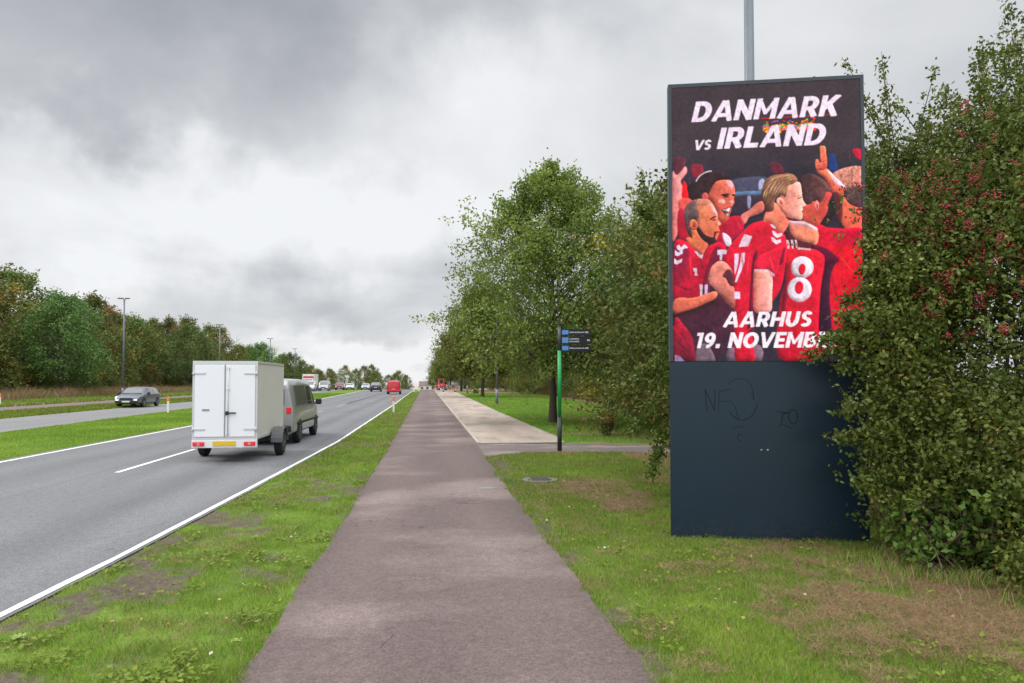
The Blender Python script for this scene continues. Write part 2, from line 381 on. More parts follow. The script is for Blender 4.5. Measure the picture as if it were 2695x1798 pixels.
def ground():
    xs = np.unique(np.concatenate([np.linspace(-400, -45, 30), np.linspace(-45, -4, 60), np.arange(-4, 7.5, .085), np.linspace(7.5, 30, 30), np.linspace(30, 400, 25)]))
    ys = np.unique(np.concatenate([np.linspace(-60, 2, 10), np.arange(2, 24, .11), np.linspace(24, 60, 60), np.linspace(60, 150, 40), np.linspace(150, 210, 40), np.linspace(210, 2600, 60)]))
    X, Y = np.meshgrid(xs, ys)
    Zz = zt(Y) - 0.012
    # verge lies a few centimetres lower and bumpy beside the asphalt
    bump = (fbm(X, Y, 5, 1.1, 3) - .5) * .05 * (Y < 40) * ((X > pr(Y) + .15) | ((X < pl(Y) - .15) & (X > xr(Y) + .3)))
    Zz = Zz + np.minimum(bump, .012)
    V = np.stack([X, Y, Zz], -1).reshape(-1, 3)
    nx = len(xs); ny = len(ys)
    i = np.arange(nx * ny).reshape(ny, nx)
    F = np.stack([i[:-1, :-1], i[:-1, 1:], i[1:, 1:], i[1:, :-1]], -1).reshape(-1, 4)
    x = V[:, 0]; y = V[:, 1]
    bare = in_bare(x, y)
    lit = in_litter(x, y)
    dry = np.clip((-33.5 - x) / 2.5, 0, 1) * np.clip((x + 44) / 2 + 1, 0, 1) + np.clip((x - 9.5 - fbm(x, y, 8, .4) * 2 + .02 * y) / 2, 0, 1) * (y > 22) * (x < 60)
    m, n, l, p = newmat('grassy_ground')
    geo = n.new('ShaderNodeNewGeometry')
    def noise(s, d=5, r=.6, seed=0):
        q = n.new('ShaderNodeTexNoise'); q.inputs['Scale'].default_value = s; q.inputs['Detail'].default_value = d; q.inputs['Roughness'].default_value = r
        l.new(geo.outputs['Position'], q.inputs['Vector']); return q.outputs[0]
    r1 = ramp_node(n, [(.3, (.085, .135, .022)), (.5, (.125, .205, .026)), (.72, (.185, .265, .038))]); l.new(noise(.6, 8, .75), r1.inputs[0])
    r2 = ramp_node(n, [(.3, (.075, .058, .045)), (.7, (.16, .125, .10))]); l.new(noise(14, 6, .7), r2.inputs[0])
    r3 = ramp_node(n, [(.3, (.12, .088, .045)), (.7, (.30, .225, .12))]); l.new(noise(9, 6, .7), r3.inputs[0])
    def mix(a, b, attr):
        at = n.new('ShaderNodeAttribute'); at.attribute_name = attr
        mx = n.new('ShaderNodeMix'); mx.data_type = 'RGBA'; l.new(at.outputs['Fac'], mx.inputs[0]); l.new(a, mx.inputs[6]); l.new(b, mx.inputs[7]); return mx.outputs[2]
    col = mix(mix(r1.outputs[0], r3.outputs[0], 'litter'), r2.outputs[0], 'bare')
    f = noise(30, 4, .8)
    mr = n.new('ShaderNodeMapRange'); l.new(f, mr.inputs[0]); mr.inputs[1].default_value = .3; mr.inputs[2].default_value = .7; mr.inputs[3].default_value = .72; mr.inputs[4].default_value = 1.25
    vs = n.new('ShaderNodeVectorMath'); vs.operation = 'SCALE'; l.new(col, vs.inputs[0]); l.new(mr.outputs[0], vs.inputs['Scale'])
    l.new(vs.outputs[0], p.inputs['Base Color']); p.inputs['Roughness'].default_value = .95; p.inputs['Specular IOR Level'].default_value = .15
    b = n.new('ShaderNodeBump'); b.inputs['Strength'].default_value = .8; b.inputs['Distance'].default_value = .03
    l.new(noise(18, 5, .7), b.inputs['Height']); l.new(b.outputs[0], p.inputs['Normal'])
    o = mesh_np('ground', V, F, m, attrs={'bare': bare, 'litter': np.clip(lit + dry, 0, 1)})
    tag(o, kind='structure')
ground()

def strip(name, fa, fb, y0, y1, h, mat, kind='structure', nx=4, jag=0, step=1.0, edge=None):
    ys = np.arange(y0, y1 + 1e-6, step)
    if y1 > 60: ys = np.unique(np.concatenate([ys[ys < 60], np.arange(60, y1 + .1, 4)]))
    a = np.array([float(fa(y)) for y in ys]); b = np.array([float(fb(y)) for y in ys])
    if jag:
        a = a + (fbm(ys, ys * 0, 71, 2.2, 3) - .5) * jag * (ys < 40); b = b + (fbm(ys, ys * 0, 72, 2.2, 3) - .5) * jag * (ys < 40)
    t = np.linspace(0, 1, nx + 1)
    X = a[:, None] * (1 - t) + b[:, None] * t; Y = np.repeat(ys[:, None], nx + 1, 1)
    V = np.stack([X, Y, zt(Y) + h], -1).reshape(-1, 3)
    i = np.arange(len(V)).reshape(len(ys), nx + 1)
    F = np.stack([i[:-1, :-1], i[:-1, 1:], i[1:, 1:], i[1:, :-1]], -1).reshape(-1, 4)
    o = mesh_np(name, V, F, mat); tag(o, kind=kind); return o
strip('road', lambda y: xl(y) - .28, lambda y: xr(y) + .09, -12, 420, .004, MT['road'], jag=.05, step=.25)
strip('far_road', m2, m1, -12, 420, .004, MT['road2'])
strip('cycle_path', pl, pr, -12, 420, .008, MT['cyclepath'], jag=.13, step=.08)
strip('far_cycle_path', m4, m3, -12, 420, .004, MT['cyclepath2'])
# side path crossing to the right behind the signpost
def side_path():
    pts = []
    xs = np.linspace(1.2, 22, 90)
    lo = np.interp(xs, [1.2, 1.5, 1.9, 2.8, 4.3, 5.2, 8, 22], [17.0, 17.45, 17.85, 18.4, 18.4, 18.1, 17.4, 16])
    hi = np.interp(xs, [1.2, 4.0, 6, 8, 22], [21.2, 21.02, 20.4, 19.9, 18.6])
    lo = lo + (fbm(xs, xs * 0, 81, 2, 3) - .5) * .12; hi = hi + (fbm(xs, xs * 0, 82, 2, 3) - .5) * .12 * (xs > 4)
    V = np.concatenate([np.stack([xs, lo, xs * 0 + .004], -1), np.stack([xs, hi, xs * 0 + .004], -1)])
    k = len(xs); i = np.arange(k - 1)
    tag(mesh_np('side_path', V, np.stack([i, i + 1, i + 1 + k, i + k], -1), MT['sidepath']), kind='structure')
side_path()
strip('gravel_path', lambda y: pr(y) + .06, gr, 21.22, 150, .012, MT['gravel'], jag=.12, step=.3)
# kerb between the cycle path and the gravel
ys = list(np.arange(21.2, 60, 2)) + list(np.arange(60, 150, 6))
mb = MB(); mb.rings([[(pr(y), y, -.05 + Z(y)), (pr(y) + .09, y, -.05 + Z(y)), (pr(y) + .09, y, .05 + Z(y)), (pr(y), y, .045 + Z(y))] for y in ys])
tag(mb.build('kerb', MT['kerb']), kind='structure')
# markings
strip('edge_marking', lambda y: xr(y) - .04, lambda y: xr(y) + .04, -12, 420, .009, MT['paint'], nx=1, jag=.02, step=.25)
strip('edge_marking', lambda y: xl(y) - .06, lambda y: xl(y) + .06, -12, 420, .009, MT['paint'], nx=1)
def cl(y): return np.interp(y, [0, 15, 45, 80, 140], [-6.45, -6.35, -6.55, -6.6, -7.0])
for k in range(-1, 12):
    y0 = 15.4 + 12.6 * k
    strip('lane_marking', lambda y: cl(y) - .055, lambda y: cl(y) + .055, y0, y0 + 5.0, .009, MT['paint'] if k < 2 else MT['paintold'], nx=1)
def m_c(y): return (m1(y) + m2(y)) / 2

# ------------------------------------------------------------------ grass blades (uncountable: one object per area)
def blades(name, label, pts, h, w, tint, lean=.45, mat=None, seed=0, z0=None):
    g = np.random.default_rng(seed)
    n = len(pts); x = pts[:, 0]; y = pts[:, 1]
    az = g.uniform(0, 2 * pi, n); la = g.uniform(0, 2 * pi, n)
    ln = h * lean
    base = np.stack([x, y, zt(y) - .012 if z0 is None else z0], -1)
    wv = np.stack([np.cos(az), np.sin(az), az * 0], -1) * (w / 2)[:, None]
    tip = base + np.stack([np.cos(la) * ln, np.sin(la) * ln, h], -1)
    mid = base + np.stack([np.cos(la) * ln * .35, np.sin(la) * ln * .35, h * .6], -1)
    V = np.stack([base - wv, base + wv, mid + wv * .7, mid - wv * .7, tip], 1).reshape(-1, 3)
    i = np.arange(n)[:, None] * 5
    F = [i + np.array([0, 1, 2, 3]), i + np.array([3, 2, 4])]
    o = mesh_np(name, V, F, mat, attrs={'tint': np.repeat(tint, 5)})
    return tag(o, label, 'grass', kind='stuff')
MT['blade'] = leafmat('grass_blades', [(0, (.20, .14, .075)), (.12, (.32, .23, .12)), (.3, (.43, .33, .17)), (.4, (.24, .27, .05)), (.50, (.080, .165, .020)), (.60, (.150, .270, .026)), (.85, (.200, .345, .034)), (1, (.32, .41, .075))], trans=.3, rough=.6)
g = np.random.default_rng(3)
def scatter(n, x0, x1, y0, y1, pw=1.0):
    # denser close by
    u = g.random(n); y = y0 * (y1 / y0) ** (u ** pw) if y0 > 0 else y0 + (y1 - y0) * u
    x = g.uniform(x0, x1, n)
    return np.stack([x, y], -1)
def sel(p, m): return p[m]
# left verge
p = scatter(340000, -3.6, -1.0, 3.6, 120)
m = (p[:, 0] > xr(p[:, 1]) + .10 + (fbm(p[:, 1], p[:, 1] * 0, 71, 2.2, 3) - .5) * .16) & (p[:, 0] < pl(p[:, 1]) + .02 + (fbm(p[:, 1], p[:, 1] * 0 + 5, 99, 3, 3) - .5) * .16)
bare = in_bare(p[:, 0], p[:, 1]); m &= g.random(len(p)) > bare * .93
clump = fbm(p[:, 0], p[:, 1], 41, 3.5, 3)
m &= g.random(len(p)) < np.clip(clump * 2.4 - .35, .12, 1)
p = p[m]; cl_ = clump[m]; far = np.clip(p[:, 1] / 12, .7, 6)
t = np.clip(.60 + (fbm(p[:, 0], p[:, 1], 51, .9, 3) - .5) * .8 + (fbm(p[:, 0], p[:, 1], 57, 4, 2) - .5) * .45 + g.normal(0, .14, len(p)), 0, 1)
t = np.where(g.random(len(p)) < .10, g.uniform(0, .35, len(p)), t)
hh = (.022 + .05 * cl_ ** 1.5) * g.uniform(.5, 1.3, len(p)) * (1 + .5 * np.exp(-((p[:, 0] - pl(p[:, 1]) + .1) / .15) ** 2))
blades('grass', 'short green grass on the verge between road and cycle path', p, hh * np.clip(far, 1, 1.5), .0055 * far, t, .7, MT['blade'], 1)
# right lawn up to the side path
p = scatter(460000, 1.3, 8.5, 3.6, 18.2)
P0, P1 = p[:, 0], p[:, 1]
m = (P0 > pr(P1) - .02 + (fbm(P1, P1 * 0, 98, 3, 3) - .5) * .2) & (P1 < np.interp(P0, [1.2, 1.5, 1.9, 2.8, 4.3, 5.2, 8, 22], [17.0, 17.45, 17.85, 18.4, 18.4, 18.1, 17.4, 16]) + (fbm(P0, P0 * 0, 97, 2, 3) - .5) * .2) & (P0 < P1 * .99 + 1.0)
bare = in_bare(P0, P1); m &= g.random(len(p)) > bare * .8
p = p[m]; lit = in_litter(p[:, 0], p[:, 1]); far = np.clip(p[:, 1] / 10, .7, 2)
t = np.clip(.60 + (fbm(p[:, 0], p[:, 1], 52, .8, 3) - .5) * .8 + (fbm(p[:, 0], p[:, 1], 58, 5, 2) - .5) * .35 + g.normal(0, .13, len(p)) - .16 * np.exp(-((p[:, 1] - 7.2) / .8) ** 2) * (p[:, 0] > 2.5), 0, 1)
t = np.where(g.random(len(p)) < .06, g.uniform(0, .34, len(p)), t)
dead = g.random(len(p)) < lit * .93 + .03
t = np.where(dead, g.uniform(0, .34, len(p)), t)
hh = g.uniform(.018, .055, len(p)) * (1 + fbm(p[:, 0], p[:, 1], 61, 2.5, 2) * .6)
hh = np.where(dead, hh * .35, hh); 
blades('grass', 'lawn grass and dead clippings around the foot of the display pylon', p[~dead], (hh * far ** .5)[~dead], (.0055 * far)[~dead], t[~dead], .65, MT['blade'], 2)
pd = p[dead]
pd2 = scatter(240000, 1.8, 8.0, 3.8, 13); pd2 = sel(pd2, (g.random(len(pd2)) < in_litter(pd2[:, 0], pd2[:, 1])) & (pd2[:, 0] < pd2[:, 1] * .99 + 1.0))
pd = np.concatenate([pd, pd2]); hx = np.concatenate([hh[dead], g.uniform(.004, .014, len(pd2))]); tx_ = np.concatenate([t[dead], np.clip(fbm(pd2[:, 0], pd2[:, 1], 91, 4, 3) * .5 + g.normal(-.06, .1, len(pd2)), 0, .36)]); fx_ = np.clip(pd[:, 1] / 10, .7, 2)
blades('dead_grass', 'brown dead grass clippings lying on the lawn by the hedge', pd, hx * .9 + .012, .006 * fx_, tx_, 3.2, MT['blade'], 4, z0=pd[:, 0] * 0 + g.uniform(-.004, .014, len(pd)))
# median, far strips and the lawn beyond the side path: coarser tufts
def tufts(name, label, n, f0, f1, y0, y1, h, w, tm, ts, seed, pw=1.0):
    u = g.random(n); y = y0 * (y1 / y0) ** (u ** pw); a = f0(y); b = f1(y); x = a + (b - a) * g.random(n)
    p = np.stack([x, y], -1); t = np.clip(tm + (fbm(x, y, 50 + seed, .5, 3) - .5) * .6 + g.normal(0, ts, n), 0, 1)
    k = np.clip(y / 25, .7, 3)
    return blades(name, label, p, g.uniform(.5, 1.2, n) * h * k ** .5, w * k, t, .5, MT['blade'], seed)
tufts('grass', 'bright green grass on the median between the two carriageways', 130000, m1, lambda y: xl(y) - .2, 11, 110, .06, .014, .74, .12, 6)
tufts('grass', 'grass strip between the far carriageway and the far cycle path', 50000, lambda y: m3(y) + .1, lambda y: m2(y) - .05, 24, 130, .10, .03, .62, .14, 7)
tufts('grass', 'grass behind the far cycle path', 60000, lambda y: y * 0 - 38., lambda y: m4(y) - .05, 40, 140, .14, .04, .56, .15, 8)
tufts('grass', 'lawn between the gravel path and the wood on the right', 150000, lambda y: np.maximum(gr(y), np.where(y < 21.5, 5.5, 0)) + .05, lambda y: np.minimum(11 + y * .05, 17), 20.9, 110, .06, .014, .60, .12, 9)
def tall(name, label, n, f0, f1, y0, y1, seed, h=.9):
    u = g.random(n); y = y0 + (y1 - y0) * u; a = f0(y); b = f1(y); x = a + (b - a) * g.random(n)
    t = np.clip(g.normal(.25, .14, n) + (fbm(x, y, 64, .15, 2) - .5) * .5, 0, .6)
    return blades(name, label, np.stack([x, y], -1), g.uniform(.3, 1.2, n) ** 1.4 * h * (.35 + 1.1 * fbm(x, y, 66, .35, 3)), g.uniform(.03, .06, n), np.clip(t + .3 * (fbm(x, y, 67, .2, 2) - .45), 0, .75), .5, MT['blade'], seed)
tall('dry_grass', 'tall brown dry grass along the edge of the left wood', 70000, lambda y: y * 0 - 47., lambda y: y * 0 - 37.5, 50, 190, 12, 1.1)
tall('dry_grass', 'tall dry grass and undergrowth along the edge of the right wood', 30000, lambda y: np.interp(y, [22, 34, 54, 81, 120], [9.5, 12.3, 15.5, 16.3, 16.8]), lambda y: np.interp(y, [22, 34, 54, 81, 120], [13, 15, 18.5, 19, 20]), 24, 130, 13, .9)

# longer grass and stalks at the foot of the hedge
def hedge_grass():
    n = 7000; a = g.uniform(pi * .95, pi * 1.62, n); r = g.normal(.97, .17, n)
    x = 6.3 + 1.62 * r * np.cos(a); y = 6.75 + 1.75 * r * np.sin(a)
    k = (fbm(x, y, 151, 2.5, 2) > .42) & (x < y * .99 + 1.2); x = x[k]; y = y[k]; n = len(x)
    blades('tall_grass', 'long uncut grass and brown stalks around the foot of the hawthorn hedge', np.stack([x, y], -1), g.uniform(.03, .20, n) * (.4 + 1.2 * fbm(x, y, 152, 3, 2)), g.uniform(.005, .009, n), np.clip(np.where(g.random(n) < .45, g.uniform(.1, .36, n), g.normal(.58, .12, n)), 0, 1), .55, MT['blade'], 17)
hedge_grass()
# broad leaved weeds and clover growing in clumps in the turf
def clover():
    n = 26000; p = np.concatenate([scatter(n, -3.4, -1.1, 4, 16), scatter(n // 2, 1.5, 5.5, 4, 14)]); x, y = p.T
    c = fbm(x, y, 141, 2.6, 3); m = (g.random(len(x)) < np.clip((c - .56) * 5, 0, 1)) & (((x > xr(y) + .15) & (x < pl(y) - .02)) | (x > pr(y) + .08)) & (g.random(len(x)) > in_bare(x, y) * .8) & (in_litter(x, y) < .6)
    x = x[m]; y = y[m]; n = len(x); a = g.uniform(0, 2 * pi, n); L = g.uniform(.010, .026, n); z = g.uniform(.02, .055, n)
    C = np.stack([x, y, z], -1); ax = np.stack([np.cos(a), np.sin(a), g.normal(0, .35, n)], -1) * L[:, None]; sd = np.stack([-np.sin(a), np.cos(a), g.normal(0, .35, n)], -1) * (L * .75)[:, None]
    V = np.stack([C - ax, C + sd, C + ax, C - sd], 1).reshape(-1, 3)
    tag(mesh_np('clover', V, np.arange(4 * n).reshape(-1, 4), MT['blade'], attrs={'tint': np.repeat(np.clip(.72 + g.normal(0, .12, n), .5, 1), 4)}), 'clover and small broad leaved weeds growing through the turf', 'clover', kind='stuff')
clover()

# ------------------------------------------------------------------ foliage generators
def leaves_from(C, Dn, k, spread, L, Wd, rg, tint_c=None, tsd=.12, up=.5, tbase=.5):
    """k leaves around each sprig centre C with direction Dn"""
    n = len(C)
    c = np.repeat(C, k, 0); d = np.repeat(Dn, k, 0); N_ = n * k
    s = rg.uniform(-1, 1, (N_, 1))
    off = d * s * spread * 1.2 + rg.normal(0, spread * .45, (N_, 3))
    c = c + off
    ax = d * .6 + rg.normal(0, .7, (N_, 3)); ax /= np.linalg.norm(ax, axis=1, keepdims=True) + 1e-9
    nr = rg.normal(0, .8, (N_, 3)) + np.array((0, 0, up)); 
    sd = np.cross(ax, nr); sd /= np.linalg.norm(sd, axis=1, keepdims=True) + 1e-9
    l = L * rg.lognormal(-.04, .28, (N_, 1)); w = Wd * rg.uniform(.7, 1.25, (N_, 1))
    nn = np.cross(ax, sd)
    V = np.stack([c - ax * l / 2, c + sd * w / 2 - nn * l * .08, c + ax * l / 2, c - sd * w / 2 - nn * l * .08], 1).reshape(-1, 3)
    F = (np.arange(N_)[:, None] * 4 + np.array([0, 1, 2, 3]))
    tc = np.full(n, tbase) if tint_c is None else tint_c
    t = np.clip(np.repeat(tc, k) + rg.normal(0, tsd, N_), 0, 1)
    return V, F, np.repeat(t, 4)
def tubes_np(paths, nside=5):
    VV = []; FF = []; b = 0
    for pts, rad in paths:
        pts = np.asarray(pts, float); m = len(pts)
        d = np.gradient(pts, axis=0); d /= np.linalg.norm(d, axis=1, keepdims=True) + 1e-9
        a = np.where(np.abs(d[:, 2:3]) < .9, np.array([[0, 0, 1.]]), np.array([[1., 0, 0]]))
        u = np.cross(a, d); u /= np.linalg.norm(u, axis=1, keepdims=True) + 1e-9; w = np.cross(d, u)
        th = np.arange(nside) * 2 * pi / nside
        ring = pts[:, None, :] + np.asarray(rad)[:, None, None] * (np.cos(th)[None, :, None] * u[:, None, :] + np.sin(th)[None, :, None] * w[:, None, :])
        VV.append(ring.reshape(-1, 3))
        i = np.arange(m - 1)[:, None] * nside + np.arange(nside)[None, :]; j = np.arange(m - 1)[:, None] * nside + (np.arange(nside)[None, :] + 1) % nside
        FF.append(np.stack([i, j, j + nside, i + nside], -1).reshape(-1, 4) + b); b += m * nside
    return np.concatenate(VV), np.concatenate(FF)
MT['bark'] = simple('bark', (.085, .068, .052), .95, noise=.35, nscale=8, bump=.9, bscale=25)
MT['twig'] = simple('twig_bark', (.10, .07, .05), .9, noise=.3, nscale=8)
PAL = {
 'avenue': [(0, (.13, .12, .02)), (.15, (.075, .10, .02)), (.5, (.055, .092, .020)), (.8, (.085, .125, .030)), (1, (.15, .175, .05))],
 'wood':   [(0, (.125, .088, .02)), (.12, (.10, .09, .02)), (.35, (.060, .075, .018)), (.6, (.036, .062, .016)), (.85, (.060, .092, .022)), (1, (.12, .14, .03))],
 'woodr': [(0, (.17, .12, .02)), (.14, (.13, .13, .025)), (.35, (.062, .085, .020)), (.6, (.046, .080, .020)), (.85, (.070, .112, .028)), (1, (.13, .16, .04))],
 'woodgreen': [(0, (.06, .075, .02)), (.4, (.035, .065, .02)), (.8, (.055, .092, .028)), (1, (.09, .13, .04))],
 'haw':    [(0, (.17, .10, .02)), (.06, (.17, .15, .03)), (.14, (.07, .085, .018)), (.5, (.034, .058, .014)), (.82, (.060, .092, .022)), (.97, (.12, .155, .05)), (1, (.20, .22, .10))],
 'bramble': [(0, (.30, .24, .03)), (.12, (.16, .18, .03)), (.4, (.06, .125, .025)), (1, (.12, .21, .045))],
}
GAIN = {'avenue': 2.2, 'wood': 2.3, 'woodr': 1.95, 'woodgreen': 2.35, 'haw': 2.55, 'bramble': 1.25}
for k in PAL: PAL[k] = [(p_, tuple(min(.6, v * GAIN[k] * f_) for v, f_ in zip(c_, (1.12, 1.0, .85) if k in ('avenue', 'wood', 'woodr') else (1.0, 1.04, .80)))) for p_, c_ in PAL[k]]
for k in PAL: MT['leaf_' + k] = leafmat('leaves_' + k, PAL[k], trans=.22 if k != 'avenue' else .3)

def tree(name, label, cat, loc, H, rc, base, tr, nl, leafL, pal, seed, group=None, shape='oval', sprig=.35, k=9, nlimb=46, cent=(0, 0), patch=.25):
    rg = np.random.default_rng(seed)
    root = empty(name, loc, 0, label, cat, group)
    paths = []
    # trunk
    tz = np.linspace(-.25, H * .9, 9); wob = np.cumsum(rg.normal(0, .05, (9, 2)), 0) * (H / 12)
    wob = wob - wob[0] + np.outer(tz / H, cent)
    tp = np.column_stack([wob, tz]); 
    rr = np.interp(tz, [-.25, .0, .5, base, H * .9], [tr * 1.35, tr * 1.2, tr, tr * .85, .02])
    tv, tf = tubes_np([(tp, rr)], 12)
    mesh_np('trunk', tv, tf, MT['bark'], root, smooth=True)
    def env(t):   # crown radius at relative height 0..1
        if shape == 'oval': return rc * (np.sin(pi * np.clip(t * .86 + .10, 0, 1)) ** .65) * (1.08 - .35 * t)
        if shape == 'cone': return rc * np.interp(t, [0, .12, .35, .6, .85, 1], [.55, .93, 1.0, .82, .47, .08])
        return rc * np.interp(t, [0, .1, .5, .8, 1], [.85, 1, .98, .72, .15])
    C = []; Dn = []; T = []
    per = max(1, int(nl / k / (nlimb * 5)))
    for i in range(nlimb):
        t = ((i + .5) / nlimb) ** 0.95
        h1 = base + (H - base) * t           # tip height
        az = i * 2.399 + rg.normal(0, .25)
        r = env(t) * rg.uniform(.78, 1.03)
        h0 = max(base * .85, h1 - r * rg.uniform(.45, .85) - .2)
        p0 = np.array([np.interp(h0, tz, tp[:, 0]), np.interp(h0, tz, tp[:, 1]), h0])
        p3 = np.array([cos(az) * r + p0[0], sin(az) * r + p0[1], h1 - r * .05])
        s = np.linspace(0, 1, 6)[:, None]
        sag = np.array([0, 0, .12 * r])
        lp = p0 * (1 - s) + p3 * s + sag * np.sin(s * pi) + rg.normal(0, .05 * r / 3, (6, 3)) * np.array([1, 1, .7]) * (s > 0)
        r0 = max(.012, tr * .38 * (1 - t * .7)); paths.append((lp, np.linspace(r0, .008, 6)))
        ttone = .5 + rg.normal(0, .10) + (.14 * (rg.random() < patch)) - (.30 * (rg.random() < patch * .32) if pal in ('wood', 'woodr') else 0)
        for j in range(5):
            f = rg.uniform(.28, 1.0) ** .7
            q = lp[0] * 0; idx = f * 5; a = int(min(4, idx)); q = lp[a] * (1 - (idx - a)) + lp[a + 1] * (idx - a)
            bl = (.22 + .28 * f) * r * .55 + .25
            bd = rg.normal(0, 1, 3) + (p3 - p0) / (np.linalg.norm(p3 - p0) + 1e-6) * .9 + np.array([0, 0, .25]); bd /= np.linalg.norm(bd)
            e = q + bd * bl
            paths.append((np.array([q, (q + e) / 2 + rg.normal(0, .04 * bl, 3), e]), [r0 * .35, r0 * .22, .005]))
            for m_ in range(per):
                ff = rg.uniform(.15, 1.1); c = q + (e - q) * ff + rg.normal(0, bl * .28, 3)
                C.append(c); dd = bd + rg.normal(0, .6, 3); Dn.append(dd / np.linalg.norm(dd)); T.append(ttone)
    C = np.array(C); Dn = np.array(Dn); T = np.array(T)
    bv, bf = tubes_np(paths, 5)
    br = mesh_np('limbs', bv, bf, MT['bark'], root, smooth=True)
    V, F, t = leaves_from(C, Dn, k, sprig, leafL, leafL * .62, rg, T, .11)
    keep = V[:, 2].reshape(-1, 4).min(1) > .15
    V = V.reshape(-1, 4, 3)[keep].reshape(-1, 3); t = t.reshape(-1, 4)[keep].ravel(); F = np.arange(len(V)).reshape(-1, 4)
    mesh_np('crown', V, F, MT['leaf_' + pal], root, attrs={'tint': t})
    return root

def shrub(name, label, cat, blobs, n_sprig, k, L, pal, seed, sprig=.10, group=None, loc=(0, 0, 0), reject=None, clump=.85, sprays=(), tall=0, stems=8, tbase=.5, shell=.55, upward=.5, sdens=1.0):
    """blobs: (cx,cy,cz,rx,ry,rz) in local coordinates"""
    rg = np.random.default_rng(seed)
    root = empty(name, loc, 0, label, cat, group)
    B = np.array(blobs, float)
    area = (B[:, 3] * B[:, 4] + B[:, 3] * B[:, 5] + B[:, 4] * B[:, 5]); w = area / area.sum()
    C = []; Dn = []; T = []; got = 0; paths = []
    while got < n_sprig:
        m = n_sprig
        bi = rg.choice(len(B), m, p=w); b = B[bi]
        d = rg.normal(0, 1, (m, 3)); d /= np.linalg.norm(d, axis=1, keepdims=True)
        lump = fbm(d[:, 0] * 2.2 + bi * 7 + d[:, 2] * 2, d[:, 1] * 2.2 - d[:, 2] * 1.6, seed, 1.5, 3)
        rad = (1 - shell * rg.random(m) ** 1.4) * (1 + (lump - .5) * clump)
        c = b[:, :3] + d * b[:, 3:] * rad[:, None]
        ok = c[:, 2] > .06
        for q in B:
            inside = (((c - q[:3]) / q[3:]) ** 2).sum(1) < (1 - shell) ** 2 * .8
            ok &= ~inside
        hole = fbm(c[:, 0] * 1.9 + c[:, 2], c[:, 1] * 1.9 + c[:, 2] * 1.7, seed + 9, 1.2, 2)
        ok &= rg.random(m) < np.clip(hole * 4.2 - 1.15, .05, 1)
        c = c[ok]; d = d[ok]
        nrm = d / b[ok][:, 3:]; nrm /= np.linalg.norm(nrm, axis=1, keepdims=True)
        dd = nrm * .8 + rg.normal(0, .55, nrm.shape) + np.array([0, 0, upward]); dd /= np.linalg.norm(dd, axis=1, keepdims=True)
        C.append(c); Dn.append(dd); T.append(tbase + (fbm(c[:, 0] + c[:, 2], c[:, 1] - c[:, 2], seed + 4, 1.4, 3) - .5) * .75); got += len(c)
    C = np.concatenate(C)[:n_sprig]; Dn = np.concatenate(Dn)[:n_sprig]; T = np.concatenate(T)[:n_sprig]
    # shoots standing out of the outline
    for s in sprays:
        p0, p1, dens, wdt = np.array(s[0], float), np.array(s[1], float), s[2], s[3]
        nn = int(dens * sdens); f = rg.random(nn)[:, None]
        mid = (p0 + p1) / 2 + np.array([0, 0, .08])
        path = (1 - f) ** 2 * p0 + 2 * f * (1 - f) * mid + f ** 2 * p1
        wd_ = wdt * (1.15 - f)
        cc = path + rg.normal(0, 1, (nn, 3)) * wd_
        C = np.concatenate([C, cc]); dv = (p1 - p0) / np.linalg.norm(p1 - p0)
        dd = dv + rg.normal(0, .5, (nn, 3)); dd /= np.linalg.norm(dd, axis=1, keepdims=True)
        Dn = np.concatenate([Dn, dd]); T = np.concatenate([T, np.full(nn, tbase + rg.normal(.05, .08))])
        ss = np.linspace(0, 1, 6)[:, None]
        paths.append(((1 - ss) ** 2 * p0 + 2 * ss * (1 - ss) * mid + ss ** 2 * p1, np.linspace(.012, .003, 6)))
    if tall:
        top = C[np.argsort(-C[:, 2] + rg.normal(0, .5, len(C)))[:tall * 6:6]]
        for c in top:
            e = c + np.array([rg.normal(0, .14), rg.normal(0, .14), rg.uniform(.25, .75)])
            nn = 14; f = rg.random(nn)[:, None]; cc = c * (1 - f) + e * f + rg.normal(0, .035, (nn, 3))
            C = np.concatenate([C, cc]); Dn = np.concatenate([Dn, np.repeat([(e - c) / np.linalg.norm(e - c)], nn, 0)]); T = np.concatenate([T, np.full(nn, tbase)])
            paths.append((np.array([c, (c + e) / 2, e]), [.006, .004, .002]))
    V, F, t = leaves_from(C, Dn, k, sprig, L, L * .72, rg, T, .13)
    Q = V.reshape(-1, 4, 3); keep = Q[:, :, 2].min(1) > .02
    if reject is not None: keep &= ~reject(Q.mean(1))
    Q = Q[keep]; t = t.reshape(-1, 4)[keep].ravel()
    mesh_np('foliage', Q.reshape(-1, 3), np.arange(len(Q) * 4).reshape(-1, 4), MT['leaf_' + pal], root, attrs={'tint': t})
    # stems from the base into the foliage
    lo = B[np.argmin(B[:, 2] - B[:, 5])]
    for i in range(stems):
        bb = B[rg.integers(len(B))]
        p0 = np.array([lo[0] + rg.normal(0, lo[3] * .25), lo[1] + rg.normal(0, lo[4] * .25), -.1])
        p1 = bb[:3] + rg.normal(0, .35, 3) * bb[3:]
        p1[2] = max(p1[2], .6)
        s = np.linspace(0, 1, 7)[:, None]; q = p0 * (1 - s) + p1 * s; q[:, :2] += np.cumsum(rg.normal(0, .05, (7, 2)), 0)
        paths.append((q, np.linspace(.035, .012, 7)))
    for i in rg.choice(len(C), min(len(C), 500), replace=False):
        if reject is not None and reject(C[i:i + 1])[0]: continue
        d = Dn[i]; ln = sprig * 3.2; paths.append((np.array([C[i] - d * ln, C[i] - d * ln * .4 + rg.normal(0, .02, 3), C[i] + d * sprig]), [.006, .004, .002]))
